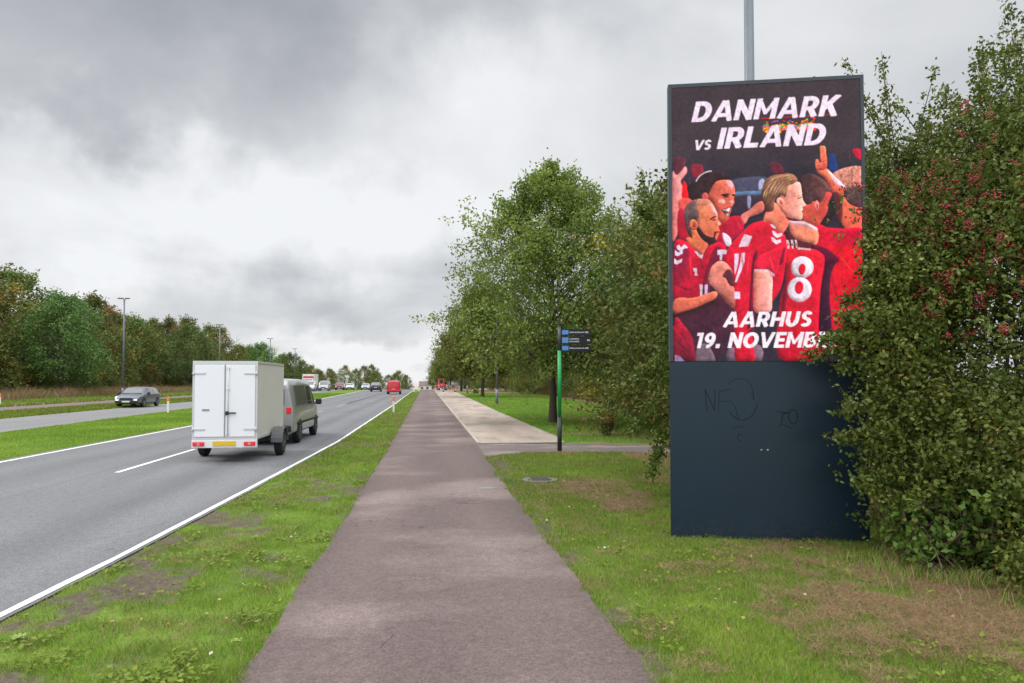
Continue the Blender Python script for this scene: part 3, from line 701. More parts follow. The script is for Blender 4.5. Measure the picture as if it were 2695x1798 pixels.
    bv, bf = tubes_np(paths, 4); mesh_np('stems', bv, bf, MT['twig'], root)
    return root, C, Dn

# ------------------------------------------------------------------ avenue trees on the right
AVG = 'avenue trees in a row beside the gravel path'
tree('avenue_tree', 'tall airy green tree with bare trunk behind the green signpost', 'tree', (5.77, 31.6, 0), 11.5, 4.8, 2.5, .17, 66000, .15, 'avenue', 11, AVG, 'cone', .26, 15, 92, (-.35, 0))
av = []
t2 = tree('avenue_tree', 'second tree of the row, beyond the first tree and first grey pole', 'tree', (6.6, 82, 0), 12.9, 5.3, 2.8, .19, 32000, .26, 'avenue', 12, AVG, 'oval', .42, 13, 66)
for (x, y), lb in zip([(6.6, 132), (6.3, 182), (6.4, 232), (5.6, 285)],
        ['third tree of the row, over the road works', 'fourth tree of the row, beyond the road works', 'fifth tree of the row, small on the crest', 'last tree of the row, lowest at the left end']):
    c = copy_tree(t2); c.location = (x, y, Z(y)); c.rotation_euler = (0, 0, y); c['label'] = lb

# ------------------------------------------------------------------ wood on the right
WR = 'trees of the wood behind the right lawn'
wl = ['dark tree with drooping twigs at the wood edge nearest the pylon', 'bushy tree with yellowing leaves in the right wood']
wr0 = tree('wood_tree', 'bushy tree of the right wood behind the lawn', 'tree', (9.3, 25.5, 0), 9.0, 3.4, .5, .13, 30000, .14, 'woodr', 21, WR, 'bush', .32, 12, 66, patch=.4)
wr1 = tree('wood_tree', 'bushy tree of the right wood behind the lawn', 'tree', (12.5, 33, 0), 9.6, 3.9, .4, .14, 26000, .18, 'woodr', 22, WR, 'bush', .38, 12, 62, patch=.4)
k = 0
for x, y, s in [(11.2, 27.5, .9), (8.9, 21.9, .92), (15, 40, 1), (18.3, 47, 1.05), (17.4, 55, .95), (18.3, 63, 1), (17.8, 72, .95), (18.8, 82, 1.1), (18.2, 93, 1), (19, 106, 1.1), (18.4, 122, 1.1), (19, 140, 1.1), (22, 60, 1.2), (21.5, 76, 1.2), (16.8, 34, 1.15),
              (14.2, 28, 1.1), (20, 42, 1.1), (22, 95, 1.2), (22, 118, 1.2), (15.5, 99, .9), (15.2, 113, .9), (14.6, 128, .9), (14.0, 146, .9), (12.5, 158, .8), (11.5, 178, .9), (12, 205, 1.0), (16, 165, 1.0), (14, 190, 1.0), (12.5, 36.5, .62), (15.4, 44.5, .6), (16.6, 66, .62), (17, 87, .62)]:
    c = copy_tree([wr0, wr1][k % 2]); c.location = (x, y, Z(y)); c.rotation_euler = (0, 0, k * 1.7); c.scale = (s, s, s * (1 + .06 * sin(k * 3))); k += 1

# ------------------------------------------------------------------ wood and trees on the left
WL = 'trees of the dense wood beyond the far carriageway'
LW = 'dense broadleaf tree in the wood beyond the far carriageway'
protos = [tree('forest_tree', LW, 'tree', (-48, 72 + 9 * i, 0), H, rc, .8, .2, 9000, .36, 'wood', 30 + i, WL, 'bush', .62, 9, 44, patch=.35 + .15 * i) for i, (H, rc) in enumerate([(15.5, 4.8), (13.6, 4.4), (14.8, 5.0), (12.8, 4.3)])]
pi_ = 0
for row, (x0, off, sc0) in enumerate([(-48.5, 0, 1.0), (-55, 4, 1.1), (-63, 2, 1.2)]):
    y = 52 + off
    while y < 350:
        if row == 0 and abs(y - 85) < 18 and y < 108 and any(abs(y - (72 + 9 * i)) < 4 for i in range(4)): y += 7.4; continue
        c = copy_tree(protos[pi_ % 4])
        s = sc0 * rnd.uniform(.76, .98) * (1.0 if y < 150 else np.interp(y, [150, 350], [1.0, .8]))
        c.location = (x0 + rnd.uniform(-1.8, 1.8), y, Z(y)); c.rotation_euler = (0, 0, rnd.uniform(0, 6)); c.scale = (s, s, s * rnd.uniform(.92, 1.08))
        pi_ += 1; y += rnd.uniform(6.2, 9.0) * (1 if row == 0 else 1.3) * (1 if y < 150 else 1.4)
# undergrowth in front of the wood
for i in range(16):
    y = 56 + i * 8.1
    c = copy_tree(protos[(i * 3) % 4]); s = rnd.uniform(.24, .38); c.location = (-44.8 + rnd.uniform(-.8, .8), y, Z(y)); c.rotation_euler = (0, 0, i * 2.1); c.scale = (s * 1.5, s * 1.5, s)
    tag(c, 'low bush at the foot of the wood beyond the far carriageway', 'bush', 'bushes along the edge of the left wood'); c.name = 'forest_bush'
RL = 'round green trees standing in front of the left wood'
rt = tree('roadside_tree', 'round green tree with pale trunk in front of the wood at far left', 'tree', (-41.9, 87, 0), 11.9, 5.6, 2.3, .22, 15000, .27, 'woodgreen', 41, RL, 'oval', .5, 9, 60)
for y, lb in [(127, 'round green tree before the wood, just left of the box trailer'), (178, 'round green tree before the wood, seen above the box trailer roof'), (215, 'small round green tree before the wood, seen above the grey van')]:
    c = copy_tree(rt); c.location = (-41.5 + (y - 87) * .01, y, Z(y)); c.rotation_euler = (0, 0, y); c.scale = (.95, .95, .95); c['label'] = lb
# trees at the far end of the road
for i in range(15):
    y = 270 + i * 11; x = np.interp(y, [270, 430], [-43, -11]) + rnd.uniform(-3, 3)
    c = copy_tree(protos[i % 4]); s = rnd.uniform(.75, 1.0) * (.92 if i < 6 else 1.0); c.location = (x, y, Z(y)); c.rotation_euler = (0, 0, i); c.scale = (s, s, s)
    tag(c, 'distant tree beyond the crest where the road ends', 'tree', 'distant trees beyond the crest of the road'); c.name = 'distant_tree'

# ------------------------------------------------------------------ hedge beside and behind the pylon
BX, BY, BA = 2.975, 8.265, atan2(-.2453, .9696)
def rej(c):
    dx = c[:, 0] - BX; dy = c[:, 1] - BY
    u = dx * cos(BA) + dy * sin(BA); v = -dx * sin(BA) + dy * cos(BA)
    return (u > -.04) & (u < 2.36) & (v > -.04) & (v < .42) & (c[:, 2] < 5.64)
def px2(px, Y):  # direction helper used to lay the hedge out on the plan
    return tan(atan2(px - 1175.5, 1600) + R(7.034)) * Y
haw, HC, HD = shrub('hawthorn', 'tall hawthorn bush with dark red berries beside the display pylon', 'bush',
    [(6.9, 7.4, 2.5, 2.05, 1.9, 2.4), (7.6, 7.9, 3.8, 2.0, 1.7, 1.7), (6.05, 8.25, 3.9, 1.0, 1.0, 1.1), (6.0, 6.75, .95, 1.25, 1.2, 1.2), (5.30, 7.0, 2.0, .80, .5, 1.3), (7.0, 5.9, 1.3, 1.2, 1.1, 1.5), (6.1, 7.2, 3.2, 1.0, .8, 1.1), (8.3, 8.0, 4.9, 1.5, 1.4, 1.4), (5.75, 5.75, .55, .75, .6, .7), (6.3, 5.3, .5, .7, .5, .6), (5.5, 5.35, .3, .55, .4, .4), (6.2, 4.9, .3, .5, .4, .4)],
    25000, 9, .052, 'haw', 51, .075, reject=rej, tall=14, stems=34, tbase=.55,
    sprays=[((5.3, 6.9, 2.25), (4.34, 7.55, 2.16), 80, .07), ((5.3, 6.9, 2.6), (4.50, 7.5, 2.36), 80, .08), ((5.4, 6.9, 3.0), (4.72, 7.4, 2.80), 90, .09), ((5.4, 6.9, 3.3), (4.95, 7.4, 3.15), 60, .08), ((5.2, 6.8, 1.3), (4.35, 7.1, 1.28), 40, .05), ((5.2, 6.8, .75), (4.55, 6.95, .8), 60, .08), ((5.5, 6.9, 2.5), (4.62, 7.35, 2.62), 90, .07), ((5.4, 6.9, 2.3), (4.50, 7.4, 2.36), 110, .07), ((5.5, 6.9, 2.9), (4.95, 7.3, 2.95), 70, .08), ((5.5, 6.9, 2.1), (4.62, 7.3, 2.06), 90, .08),
            ((5.6, 7.2, 3.5), (5.0, 7.5, 3.5), 40, .07), ((5.2, 7.0, 1.6), (4.55, 7.2, 1.55), 50, .06), ((5.3, 7.0, 1.2), (4.45, 7.1, 1.25), 26, .05), ((5.4, 7.0, .9), (4.7, 7.0, .95), 40, .07),
            ((6.0, 8.2, 4.6), (5.55, 8.3, 5.6), 26, .10), ((6.0, 8.2, 4.6), (5.9, 8.3, 5.95), 22, .07), ((6.2, 8.2, 4.7), (6.65, 8.3, 6.05), 18, .05), ((6.5, 8.2, 4.8), (6.1, 8.4, 5.6), 24, .10), ((6.8, 8.0, 4.9), (6.6, 8.1, 5.7), 30, .13), ((7.2, 8, 5.2), (6.95, 8, 5.95), 30, .12), ((7.6, 8, 5.3), (7.3, 8, 6.3), 40, .14), ((7.9, 8, 5.3), (7.7, 8, 6.7), 44, .14), ((8.3, 8, 5.3), (8.2, 8, 6.9), 44, .15), ((5.9, 8.3, 4.5), (5.35, 8.5, 5.45), 20, .09), ((6.0, 8.6, 4.8), (5.25, 9.0, 6.05), 26, .08), ((6.2, 8.6, 4.9), (5.75, 8.9, 6.35), 20, .05), ((6.2, 8.6, 4.9), (6.3, 8.9, 6.5), 20, .06)])
def berries():
    rg = np.random.default_rng(5)
    # outer sprigs on the side that faces the road, in the upper half
    cand = HC[(HC[:, 2] > 2.3) & (HC[:, 2] < 5.4) & (HC[:, 1] < 7.9) & ((HC[:, 0] > 5.3) | (HC[:, 2] > 3.2))]
    keep = (fbm(cand[:, 0] + cand[:, 2] * .7, cand[:, 1] + cand[:, 2], 77, 1.3, 2) > .50)
    cand = cand[keep]; cand = cand[rg.choice(len(cand), min(len(cand), 820), replace=False)]
    V = []; F = []; b = 0
    o8 = np.array([(1, 0, 0), (-1, 0, 0), (0, 1, 0), (0, -1, 0), (0, 0, 1), (0, 0, -1)], float)
    f8 = np.array([(0, 2, 4), (2, 1, 4), (1, 3, 4), (3, 0, 4), (2, 0, 5), (1, 2, 5), (3, 1, 5), (0, 3, 5)])
    for c in cand:
        c = c + np.array([-.10, -.16, .02])
        if rej(c[None])[0]: continue
        for j in range(rg.integers(7, 16)):
            q = c + rg.normal(0, .028, 3); V.append(q + o8 * .0115); F.append(f8 + b); b += 6
    mesh_np('berries', np.concatenate(V), np.concatenate(F), simple('haw_berries', (.34, .018, .035), .35, noise=.3, nscale=9), haw, smooth=True)
berries()
shrub('bramble_bush', 'low bright green leafy bush at the right foot of the display pylon', 'bush',
    [(5.25, 6.65, .42, .48, .38, .5), (5.75, 6.15, .38, .5, .4, .45), (5.0, 6.35, .18, .35, .3, .22)], 620, 7, .075, 'bramble', 52, .10, reject=rej, stems=10, tbase=.5,
    sprays=[((5.2, 6.7, .6), (4.72, 6.75, .42), 22, .06), ((5.3, 6.6, .7), (4.85, 6.6, .6), 18, .06), ((5.6, 6.3, .6), (5.2, 5.9, .75), 16, .05)])
shrub('hedge_shrub', 'dark leafy shrub spilling out left of the display pylon from behind it', 'bush',
    [(4.95, 10.9, 3.1, 1.45, 1.2, 2.3), (4.6, 11.0, 1.7, 1.05, .9, 1.2), (5.3, 11.2, 1.6, 1.2, 1.2, 1.5), (6.3, 10.6, 3.3, 1.2, 1.2, 2.2)], 7200, 9, .068, 'haw', 53, .10, reject=rej, tall=18, stems=14, tbase=.5,
    sprays=[((3.9, 10.9, 1.2), (3.5, 10.7, .38), 60, .09), ((3.8, 10.9, 1.5), (3.25, 10.8, 1.1), 45, .09), ((3.8, 10.9, 3.0), (3.35, 10.8, 3.3), 40, .10), ((3.9, 10.9, 4.2), (3.35, 10.8, 4.75), 45, .09), ((4.2, 10.9, 4.6), (3.95, 10.8, 5.4), 50, .10),
            ((3.8, 10.8, 2.2), (3.3, 10.7, 1.9), 45, .10), ((5.5, 10.9, 5.0), (5.3, 10.8, 6.1), 30, .12), ((4.8, 10.9, 5.0), (4.75, 10.8, 5.95), 26, .10)])
shrub('hedge_shrub', 'tall shrub further back in the hedge behind the pylon', 'bush',
    [(7.0, 14.5, 3.0, 1.9, 1.8, 3.2), (8.6, 12.8, 3.0, 1.8, 1.8, 3.2)], 4200, 9, .11, 'haw', 54, .17, reject=rej, tall=20, stems=12, tbase=.45)
shrub('sapling', 'little leafy sapling alone on the lawn right of the signpost', 'plant',
    [(0, 0, .3, .32, .25, .22)], 60, 6, .09, 'haw', 55, .09, stems=4, loc=(6.3, 23.8, 0), tbase=.6, shell=.9)
shrub('dark_bush', 'tiny dark bush at the foot of the second lamp post', 'bush',
    [(0, 0, .35, .5, .4, .4)], 90, 6, .14, 'haw', 56, .14, stems=4, loc=(7.4, 105, 0), tbase=.3, shell=.9)

# weeds on the left verge
def weeds():
    rg = np.random.default_rng(9)
    for x, y, s, lb in [(-2.95, 5.55, .6, 'broad pale weed in bare soil at the lower left corner'), (-1.35, 5.3, .45, 'leafy weed at the edge of the cycle path'), (-1.75, 4.7, .45, 'small weed at the bottom of the left verge')]:
        mb = MB(); n = 9
        root = empty('weed', (x, y, 0), 0, lb, 'plant', 'weeds on the verge')
        for i in range(n):
            a = i * 2.4 + rg.normal(0, .2); L = .11 * s * rg.uniform(.7, 1.2); w = .016 * s
            pts = []
            for f in (0, .35, .7, 1):
                r = L * f; z = .012 + .05 * s * sin(f * 2.2) * rg.uniform(.8, 1.2); pts.append((r, z, w * (0.5 + 1.6 * f * (1 - f) * 2 if f < 1 else .05)))
            vs = []
            for r, z, ww in pts: vs += [(cos(a) * r - sin(a) * ww, sin(a) * r + cos(a) * ww, z), (cos(a) * r + sin(a) * ww, sin(a) * r - cos(a) * ww, z)]
            mb.add(vs, [(0, 1, 3, 2), (2, 3, 5, 4), (4, 5, 7, 6)])
        mb.build('leaves', simple('weed_leaf', (.20, .28, .05), .6, noise=.2), root)
weeds()
def fallen():
    rg = np.random.default_rng(19); n = 210
    x = np.concatenate([rg.uniform(-3.0, -1.15, 70), rg.uniform(1.6, 5.2, 140)]); y = 4.4 * (16 / 4.4) ** rg.random(n)
    m = (x < pl(y) - .02) & (x > xr(y) + .2) | (x > pr(y) + .1); x = x[m]; y = y[m]; n = len(x)
    C = np.stack([x, y, .03 + 0 * x], -1); ax = rg.normal(0, 1, (n, 3)); ax[:, 2] *= .35; ax /= np.linalg.norm(ax, axis=1, keepdims=True)
    nr = rg.normal(0, .4, (n, 3)) + np.array([0, 0, 1]); sd = np.cross(ax, nr); sd /= np.linalg.norm(sd, axis=1, keepdims=True)
    L = rg.uniform(.022, .05, (n, 1)) ; w = L * .62
    V = np.stack([C - ax * L / 2, C - ax * L * .1 + sd * w / 2, C + ax * L / 2, C - ax * L * .1 - sd * w / 2], 1).reshape(-1, 3)
    m_, nn, l, p = newmat('fallen_leaf'); at = nn.new('ShaderNodeAttribute'); at.attribute_name = 'tint'
    r = ramp_node(nn, [(0, (.30, .13, .03)), (.35, (.38, .20, .05)), (.6, (.34, .28, .07)), (.8, (.28, .17, .10)), (1, (.5, .46, .36))]); l.new(at.outputs['Fac'], r.inputs[0]); l.new(r.outputs[0], p.inputs['Base Color']); p.inputs['Roughness'].default_value = .6
    o = mesh_np('fallen_leaves', V, np.arange(4 * n).reshape(-1, 4), m_, attrs={'tint': np.repeat(rg.random(n), 4)})
    tag(o, 'scattered orange and yellow fallen leaves on the grass', 'leaves', kind='stuff')
fallen()

#@@PART2@@
# ------------------------------------------------------------------ display pylon with LED screen
MT['pylon'] = simple('dark_blue_painted_steel', (.009, .023, .042), .38, noise=.25, nscale=1.6, bump=.05, bscale=3, spec=.4)
MT['pylonframe'] = simple('grey_blue_frame', (.030, .042, .056), .45, noise=.12, nscale=4)
PW, PH = 2.303, 5.585
def poster():
    W, H, SS = 318, 450, 2
    w, h = W * SS, H * SS
    img = np.zeros((h, w, 3))
    yy, xx = np.mgrid[0:h, 0:w]; U = (xx + .5) / w; Vv = (yy + .5) / h
    rg = np.random.default_rng(4)
    def nz(sc_, seed, o=3): return fbm(U * 10, Vv * 14, seed, sc_, o)
    def lin(c): c = np.array(c, float) / 255; return np.where(c < .04045, c / 12.92, ((c + .055) / 1.055) ** 2.4)
    base = lin((62, 50, 56))[None, None] * (1 + (nz(1.0, 1)[..., None] - .5) * .5)
    low = lin((46, 38, 52))
    t = np.clip((Vv - .22) / .12, 0, 1)[..., None]; img[:] = base * (1 - t) + low * t * (1 + (nz(1.6, 2)[..., None] - .5) * .9)
    def uv(x, y):   # photograph source pixel -> canvas pixel, both measured on the screen's own edges
        x = np.asarray(x, float); y = np.asarray(y, float)
        xl_ = 1759 + (y - 222) / 733 * 7; xr_ = 2276 + (y - 205) / 750 * 9
        u = (x - xl_) / (xr_ - xl_); yt = 222 - 17 * u
        return u * w, (y - yt) / (955 - yt) * h
    def A(p): return [(1740 + x / 5.225, 400 + y / 5.225) for x, y in p]
    def B(p): return [(1980 + x / 5.228, 400 + y / 5.228) for x, y in p]
    def C(p): return [(1740 + x / 4.9, 640 + y / 4.9) for x, y in p]
    def D(p): return [(1980 + x / 4.9, 640 + y / 4.9) for x, y in p]
    def mask_poly(P):
        P = np.asarray(P, float); m = np.zeros((h, w), bool)
        x0, x1 = int(max(0, P[:, 0].min() - 1)), int(min(w, P[:, 0].max() + 2)); y0, y1 = int(max(0, P[:, 1].min() - 1)), int(min(h, P[:, 1].max() + 2))
        if x1 <= x0 or y1 <= y0: return m, (0, 0, 0, 0)
        gx = xx[y0:y1, x0:x1] + .5; gy = yy[y0:y1, x0:x1] + .5; ins = np.zeros(gx.shape, bool)
        n = len(P)
        for i in range(n):
            xa, ya = P[i]; xb, yb = P[(i + 1) % n]
            if ya == yb: continue
            c = ((ya > gy) != (yb > gy)) & (gx < (xb - xa) * (gy - ya) / (yb - ya) + xa)
            ins ^= c
        m[y0:y1, x0:x1] = ins
        return m, (x0, x1, y0, y1)
    def smooth(P, k=5):
        P = np.asarray(P, float); n = len(P); o = []
        for i in range(n):
            p0, p1, p2, p3 = P[i - 1], P[i], P[(i + 1) % n], P[(i + 2) % n]
            for s in np.arange(k) / k:
                o.append(.5 * ((2 * p1) + (-p0 + p2) * s + (2 * p0 - 5 * p1 + 4 * p2 - p3) * s * s + (-p0 + 3 * p1 - 3 * p2 + p3) * s ** 3))
        return np.array(o)
    def paint(P, c, c2=None, ang=0, nscale=2.0, namp=.12, sm=True, seed=3, a=1.0, feather=0):
        if sm: P = smooth(P)
        P = np.array(uv(*np.array(P).T)).T
        m, (x0, x1, y0, y1) = mask_poly(P)
        if x1 == 0: return
        pad = feather + 2; x0 = max(0, x0 - pad); y0 = max(0, y0 - pad); x1 = min(w, x1 + pad); y1 = min(h, y1 + pad)
        bs = np.s_[y0:y1, x0:x1]; m = m[bs]; XX = xx[bs]; YY = yy[bs]
        col = np.ones(m.shape + (3,)) * lin(c)
        if c2 is not None:
            pr_ = XX * cos(ang) + YY * sin(ang); q = pr_[m]
            if len(q):
                t = np.clip((pr_ - q.min()) / (q.max() - q.min() + 1e-6), 0, 1)[..., None]; col = col * (1 - t) + lin(c2) * t
        nn_ = fbm(U[bs] * 10, Vv[bs] * 14, seed, nscale, 3) * .6 + fbm(U[bs] * 10, Vv[bs] * 14, seed + 7, nscale * 3.3, 2) * .4; col = col * (1 + (nn_[..., None] - .5) * 2 * (namp * 2.3 + .06))
        mm = m.astype(float)
        if sm and mm.sum() > 120:
            r_ = int(np.clip(sqrt(mm.sum()) * .16, 3, 16)); k_ = np.pad(mm, r_ * 2 + 2)
            for ax_ in (0, 1):
                for _ in range(2):
                    cs = np.cumsum(k_, ax_); k_ = (np.roll(cs, -r_ // 2, ax_) - np.roll(cs, r_ // 2, ax_)) / (2 * (r_ // 2) + (r_ % 2) + 1e-6)
            d_ = max(2, r_ // 2); em = np.roll(np.roll(k_, d_, 0), -d_, 1) - np.roll(np.roll(k_, -d_, 0), d_, 1)
            pp = r_ * 2 + 2; em = em[pp:-pp, pp:-pp]; em = em / (np.abs(em[m]).max() + 1e-6)
            det = fbm(U[bs] * 26, Vv[bs] * 38, seed + 17, 1.0, 3) - .5
            col = col * np.clip(1 - em * .62 + det * .55, .25, 1.9)[..., None]
        if feather:
            for _ in range(feather): mm = (mm + np.roll(mm, 1, 0) + np.roll(mm, -1, 0) + np.roll(mm, 1, 1) + np.roll(mm, -1, 1)) / 5
        mm = (mm * a)[..., None]; img[bs] = img[bs] * (1 - mm) + col * mm
    def ell(cx, cy, rx, ry, rot=0, n=18): return [(cx + rx * cos(t) * cos(rot) - ry * sin(t) * sin(rot), cy + rx * cos(t) * sin(rot) + ry * sin(t) * cos(rot)) for t in [2 * pi * i / n for i in range(n)]]
    RED, RED2, DRED, MAR = (222, 18, 50), (176, 10, 48), (120, 12, 42), (72, 26, 46)
    SK, SK2, SKD, SKL = (232, 112, 84), (196, 78, 62), (140, 60, 54), (246, 178, 170)
    # stadium behind the players
    paint(A([(400, 170), (550, 170), (560, 340), (420, 340)]), (150, 26, 52), feather=14, sm=True, a=.9)
    paint(B([(280, 150), (420, 160), (470, 280), (340, 300)]), (120, 30, 52), feather=14, a=.7)
    paint(B([(1120, 60), (1200, 60), (1230, 260), (1130, 260)]), (28, 58, 120), feather=8)
    paint(B([(1440, -20), (1560, -20), (1560, 110), (1500, 90)]), (200, 20, 50), feather=6)
    paint(A([(1000, 380), (1480, 350), (1480, 560), (1030, 580)]), (74, 74, 98), feather=10, a=.8)
    paint(A([(1020, 550), (1480, 540), (1480, 590), (1020, 610)]), (92, 118, 150), feather=4)
    paint(A([(1030, 620), (1480, 620), (1480, 860), (960, 900)]), (56, 40, 56), feather=6)
    paint(A([(1210, 620), (1260, 620), (1250, 770), (1215, 770)]), (140, 140, 168), feather=3)
    paint(B([(130, 390), (200, 380), (180, 500), (120, 520)]), (170, 170, 205), feather=4)
    # blurred figure at the left edge
    paint(A([(120, 300), (190, 300), (300, 180), (330, 260), (240, 380), (270, 480), (260, 700), (230, 1000), (120, 1200)]), (236, 150, 150), (226, 110, 100), 1.2, feather=5)
    paint(A([(160, 60), (300, 60), (290, 190), (220, 260), (150, 280)]), (96, 40, 52), feather=6)
    paint(A([(270, 410), (320, 420), (350, 600), (260, 640)]), (226, 10, 30), feather=3)
    paint(A([(220, 640), (440, 640), (420, 700), (300, 800), (230, 800)]), (226, 82, 72), feather=4)
    paint(A([(200, 810), (300, 800), (360, 1000), (360, 1180), (210, 1180)]), (180, 14, 48), feather=3)
    # smiling player with a headband
    paint(A([(930, 900), (1040, 880), (1120, 890), (1160, 980), (1140, 1090), (1010, 1200), (900, 1320), (780, 1300), (700, 1200), (760, 960)]), (200, 14, 48), (160, 10, 50), 1.4)
    paint(A([(1120, 880), (1240, 800), (1360, 700), (1440, 690), (1450, 800), (1360, 860), (1240, 900), (1190, 980), (1150, 990)]), (236, 130, 118), (200, 96, 80), .6)
    paint(A([(660, 560), (740, 400), (900, 375), (985, 400), (1022, 470), (1034, 560), (1016, 640), (1026, 700), (992, 745), (975, 800), (962, 870), (930, 930), (870, 972), (800, 930), (720, 720), (660, 650)]), SK, (206, 84, 70), 2.6, namp=.16)
    paint(A([(900, 385), (975, 390), (1005, 470), (980, 520), (930, 460)]), (248, 176, 186), feather=4, a=.8)
    paint(A([(340, 450), (420, 400), (480, 340), (570, 275), (700, 240), (830, 258), (920, 310), (985, 375), (900, 372), (780, 390), (720, 440), (670, 540), (640, 560), (560, 560), (550, 640), (470, 655), (380, 640), (345, 540)]), (52, 30, 34), namp=.35, nscale=6)
    paint(A(ell(602, 612, 48, 62)), (220, 92, 84), (180, 60, 60), 1)
    paint(A(ell(892, 585, 66, 17, -.06)), (70, 26, 34)); paint(A(ell(905, 612, 44, 12)), (90, 38, 42)); paint(A(ell(1012, 590, 24, 16)), (80, 30, 38))
    paint(A(ell(840, 680, 50, 34)), (250, 170, 150), feather=4); paint(A(ell(980, 690, 30, 30)), (248, 166, 150), feather=3)
    paint(A([(840, 790), (900, 770), (985, 745), (960, 800), (965, 860), (930, 890), (880, 850)]), (120, 30, 44)); paint(A([(850, 790), (905, 788), (960, 765), (950, 800), (940, 826), (890, 812)]), (240, 225, 220)); paint(A([(905, 850), (950, 845), (945, 875), (920, 878)]), (225, 205, 205))
    for i in range(10):
        a0 = 3.5 + i * .115; a1 = a0 + .13
        paint(A([(705 + 262 * cos(a0), 470 + 230 * sin(a0)), (705 + 262 * cos(a1), 470 + 230 * sin(a1)), (705 + 248 * cos(a1), 470 + 216 * sin(a1)), (705 + 248 * cos(a0), 470 + 216 * sin(a0))]), (226, 218, 226), sm=False)
    paint(A([(850, 1120), (960, 1180), (975, 1290), (900, 1290)]), (226, 206, 222), feather=1)
    # bearded player at the left
    jer = C([(140, 20), (300, -20), (400, 60), (520, 180), (620, 40), (780, -10), (860, 120), (800, 230), (640, 320), (600, 500), (600, 700), (420, 760), (140, 760)])
    paint(jer, (216, 14, 48), (168, 10, 46), 1.1, namp=.2)
    paint(C([(140, 60), (330, 60), (340, 200), (300, 380), (240, 520), (140, 520)]), (118, 16, 60), (150, 14, 50), 1.5, feather=4, a=.8)
    paint(C([(700, 60), (800, 100), (800, 240), (660, 300), (620, 620), (520, 640), (560, 400)]), (96, 14, 52), feather=5, a=.8)
    for q in [(170, 20), (150, 90), (140, 200)]:
        x, y = q; paint(C([(x, y + 20), (x + 40, y), (x + 60, y + 40), (x + 110, y - 5), (x + 160, y + 45), (x + 110, y + 50), (x + 60, y + 90), (x + 10, y + 60)] if y < 60 else [(x, y), (x + 40, y + 35), (x + 110, y + 5), (x + 100, y + 50), (x + 40, y + 80), (x, y + 70)]), (222, 206, 226), sm=False)
    paint(A([(400, 1060), (500, 1090), (640, 1270), (600, 1360), (560, 1430), (520, 1410), (440, 1340), (320, 1200), (400, 1160)]), (236, 128, 78), (205, 90, 66), 0)
    paint(A([(440, 1370), (480, 1370), (540, 1430), (575, 1410), (555, 1470), (520, 1465)]), (226, 206, 220), sm=False)
    paint(A([(480, 660), (560, 640), (650, 650), (720, 720), (770, 830), (785, 880), (790, 930), (835, 990), (795, 1030), (812, 1080), (800, 1140), (780, 1190), (740, 1250), (620, 1240), (510, 1120), (470, 900)]), (240, 140, 100), (214, 96, 64), .8, namp=.15)
    paint(A([(640, 690), (720, 740), (780, 860), (740, 860), (690, 790)]), (250, 190, 190), feather=4, a=.8)
    paint(A([(290, 810), (340, 710), (460, 650), (480, 760), (500, 900), (380, 930), (350, 1000), (400, 1100), (410, 1190), (350, 1130), (300, 960)]), (58, 34, 36), (110, 84, 84), -1.57, namp=.3, nscale=6)
    paint(A([(440, 650), (650, 650), (660, 715), (560, 730), (480, 720)]), (190, 120, 110), feather=3, a=.7)
    paint(A([(480, 1000), (530, 1060), (590, 1130), (670, 1170), (720, 1170), (740, 1100), (800, 1095), (770, 1115), (745, 1180), (770, 1240), (690, 1275), (600, 1240), (520, 1160), (470, 1060)]), (48, 26, 30), namp=.3, nscale=6)
    paint(A(ell(432, 1000, 60, 76, -.2)), (240, 140, 96), (200, 84, 66), 1); paint(A(ell(440, 1000, 26, 40)), (170, 60, 50), feather=2)
    paint(A(ell(715, 905, 58, 14, -.5)), (96, 34, 38)); paint(A(ell(735, 935, 34, 10, -.3)), (70, 30, 40)); paint(A(ell(800, 985, 22, 20)), (248, 200, 190), feather=2); paint(A(ell(770, 1105, 46, 10)), (120, 36, 44))
    paint(C([(400, 330), (450, 330), (450, 400), (465, 425), (420, 425), (425, 380), (405, 370)]), (222, 190, 205), sm=False)
    paint(C([(490, 545), (530, 545), (525, 700), (495, 700)]), (206, 186, 200), sm=False); paint(C([(556, 550), (600, 545), (590, 690), (560, 690)]), (200, 180, 214), sm=False)
    # lower left: forearm, dark trousers and shirts
    paint(C([(140, 850), (420, 830), (640, 740), (760, 700), (980, 840), (960, 1100), (700, 1560), (140, 1560)]), MAR, (60, 28, 48), 1.3, namp=.25, nscale=3)
    paint(C([(150, 990), (260, 1060), (380, 1220), (420, 1400), (430, 1560), (140, 1560)]), (176, 14, 46), (110, 16, 44), 1.4, namp=.3, nscale=4)
    paint(C([(150, 1460), (220, 1480), (300, 1560), (150, 1560)]), (150, 120, 160), sm=False)
    paint(C([(460, 1360), (600, 1330), (700, 1560), (450, 1560)]), (112, 92, 104), feather=4); paint(C([(900, 1380), (1300, 1340), (1300, 1560), (900, 1560)]), (124, 92, 112), feather=4)
    paint(C([(150, 735), (400, 718), (560, 676), (690, 636), (735, 665), (700, 730), (600, 775), (420, 850), (150, 935)]), (240, 124, 92), (196, 78, 68), 1.5, namp=.1)
    paint(C([(150, 930), (420, 850), (620, 770), (720, 730), (700, 790), (420, 900), (150, 975)]), (58, 24, 30), feather=3)
    # raised arm and curly heads at the right
    paint(B([(1150, 340), (1300, 240), (1540, 205), (1590, 300), (1590, 560), (1380, 520), (1240, 500)]), (214, 140, 120), (190, 110, 100), 1, namp=.5, nscale=9)
    paint(B([(1000, 150), (1088, 110), (1082, 240), (1180, 350), (1350, 530), (1330, 640), (1250, 670), (1180, 600), (1070, 390), (965, 300), (940, 230)]), (244, 120, 86), (214, 84, 66), 1.4, namp=.2)
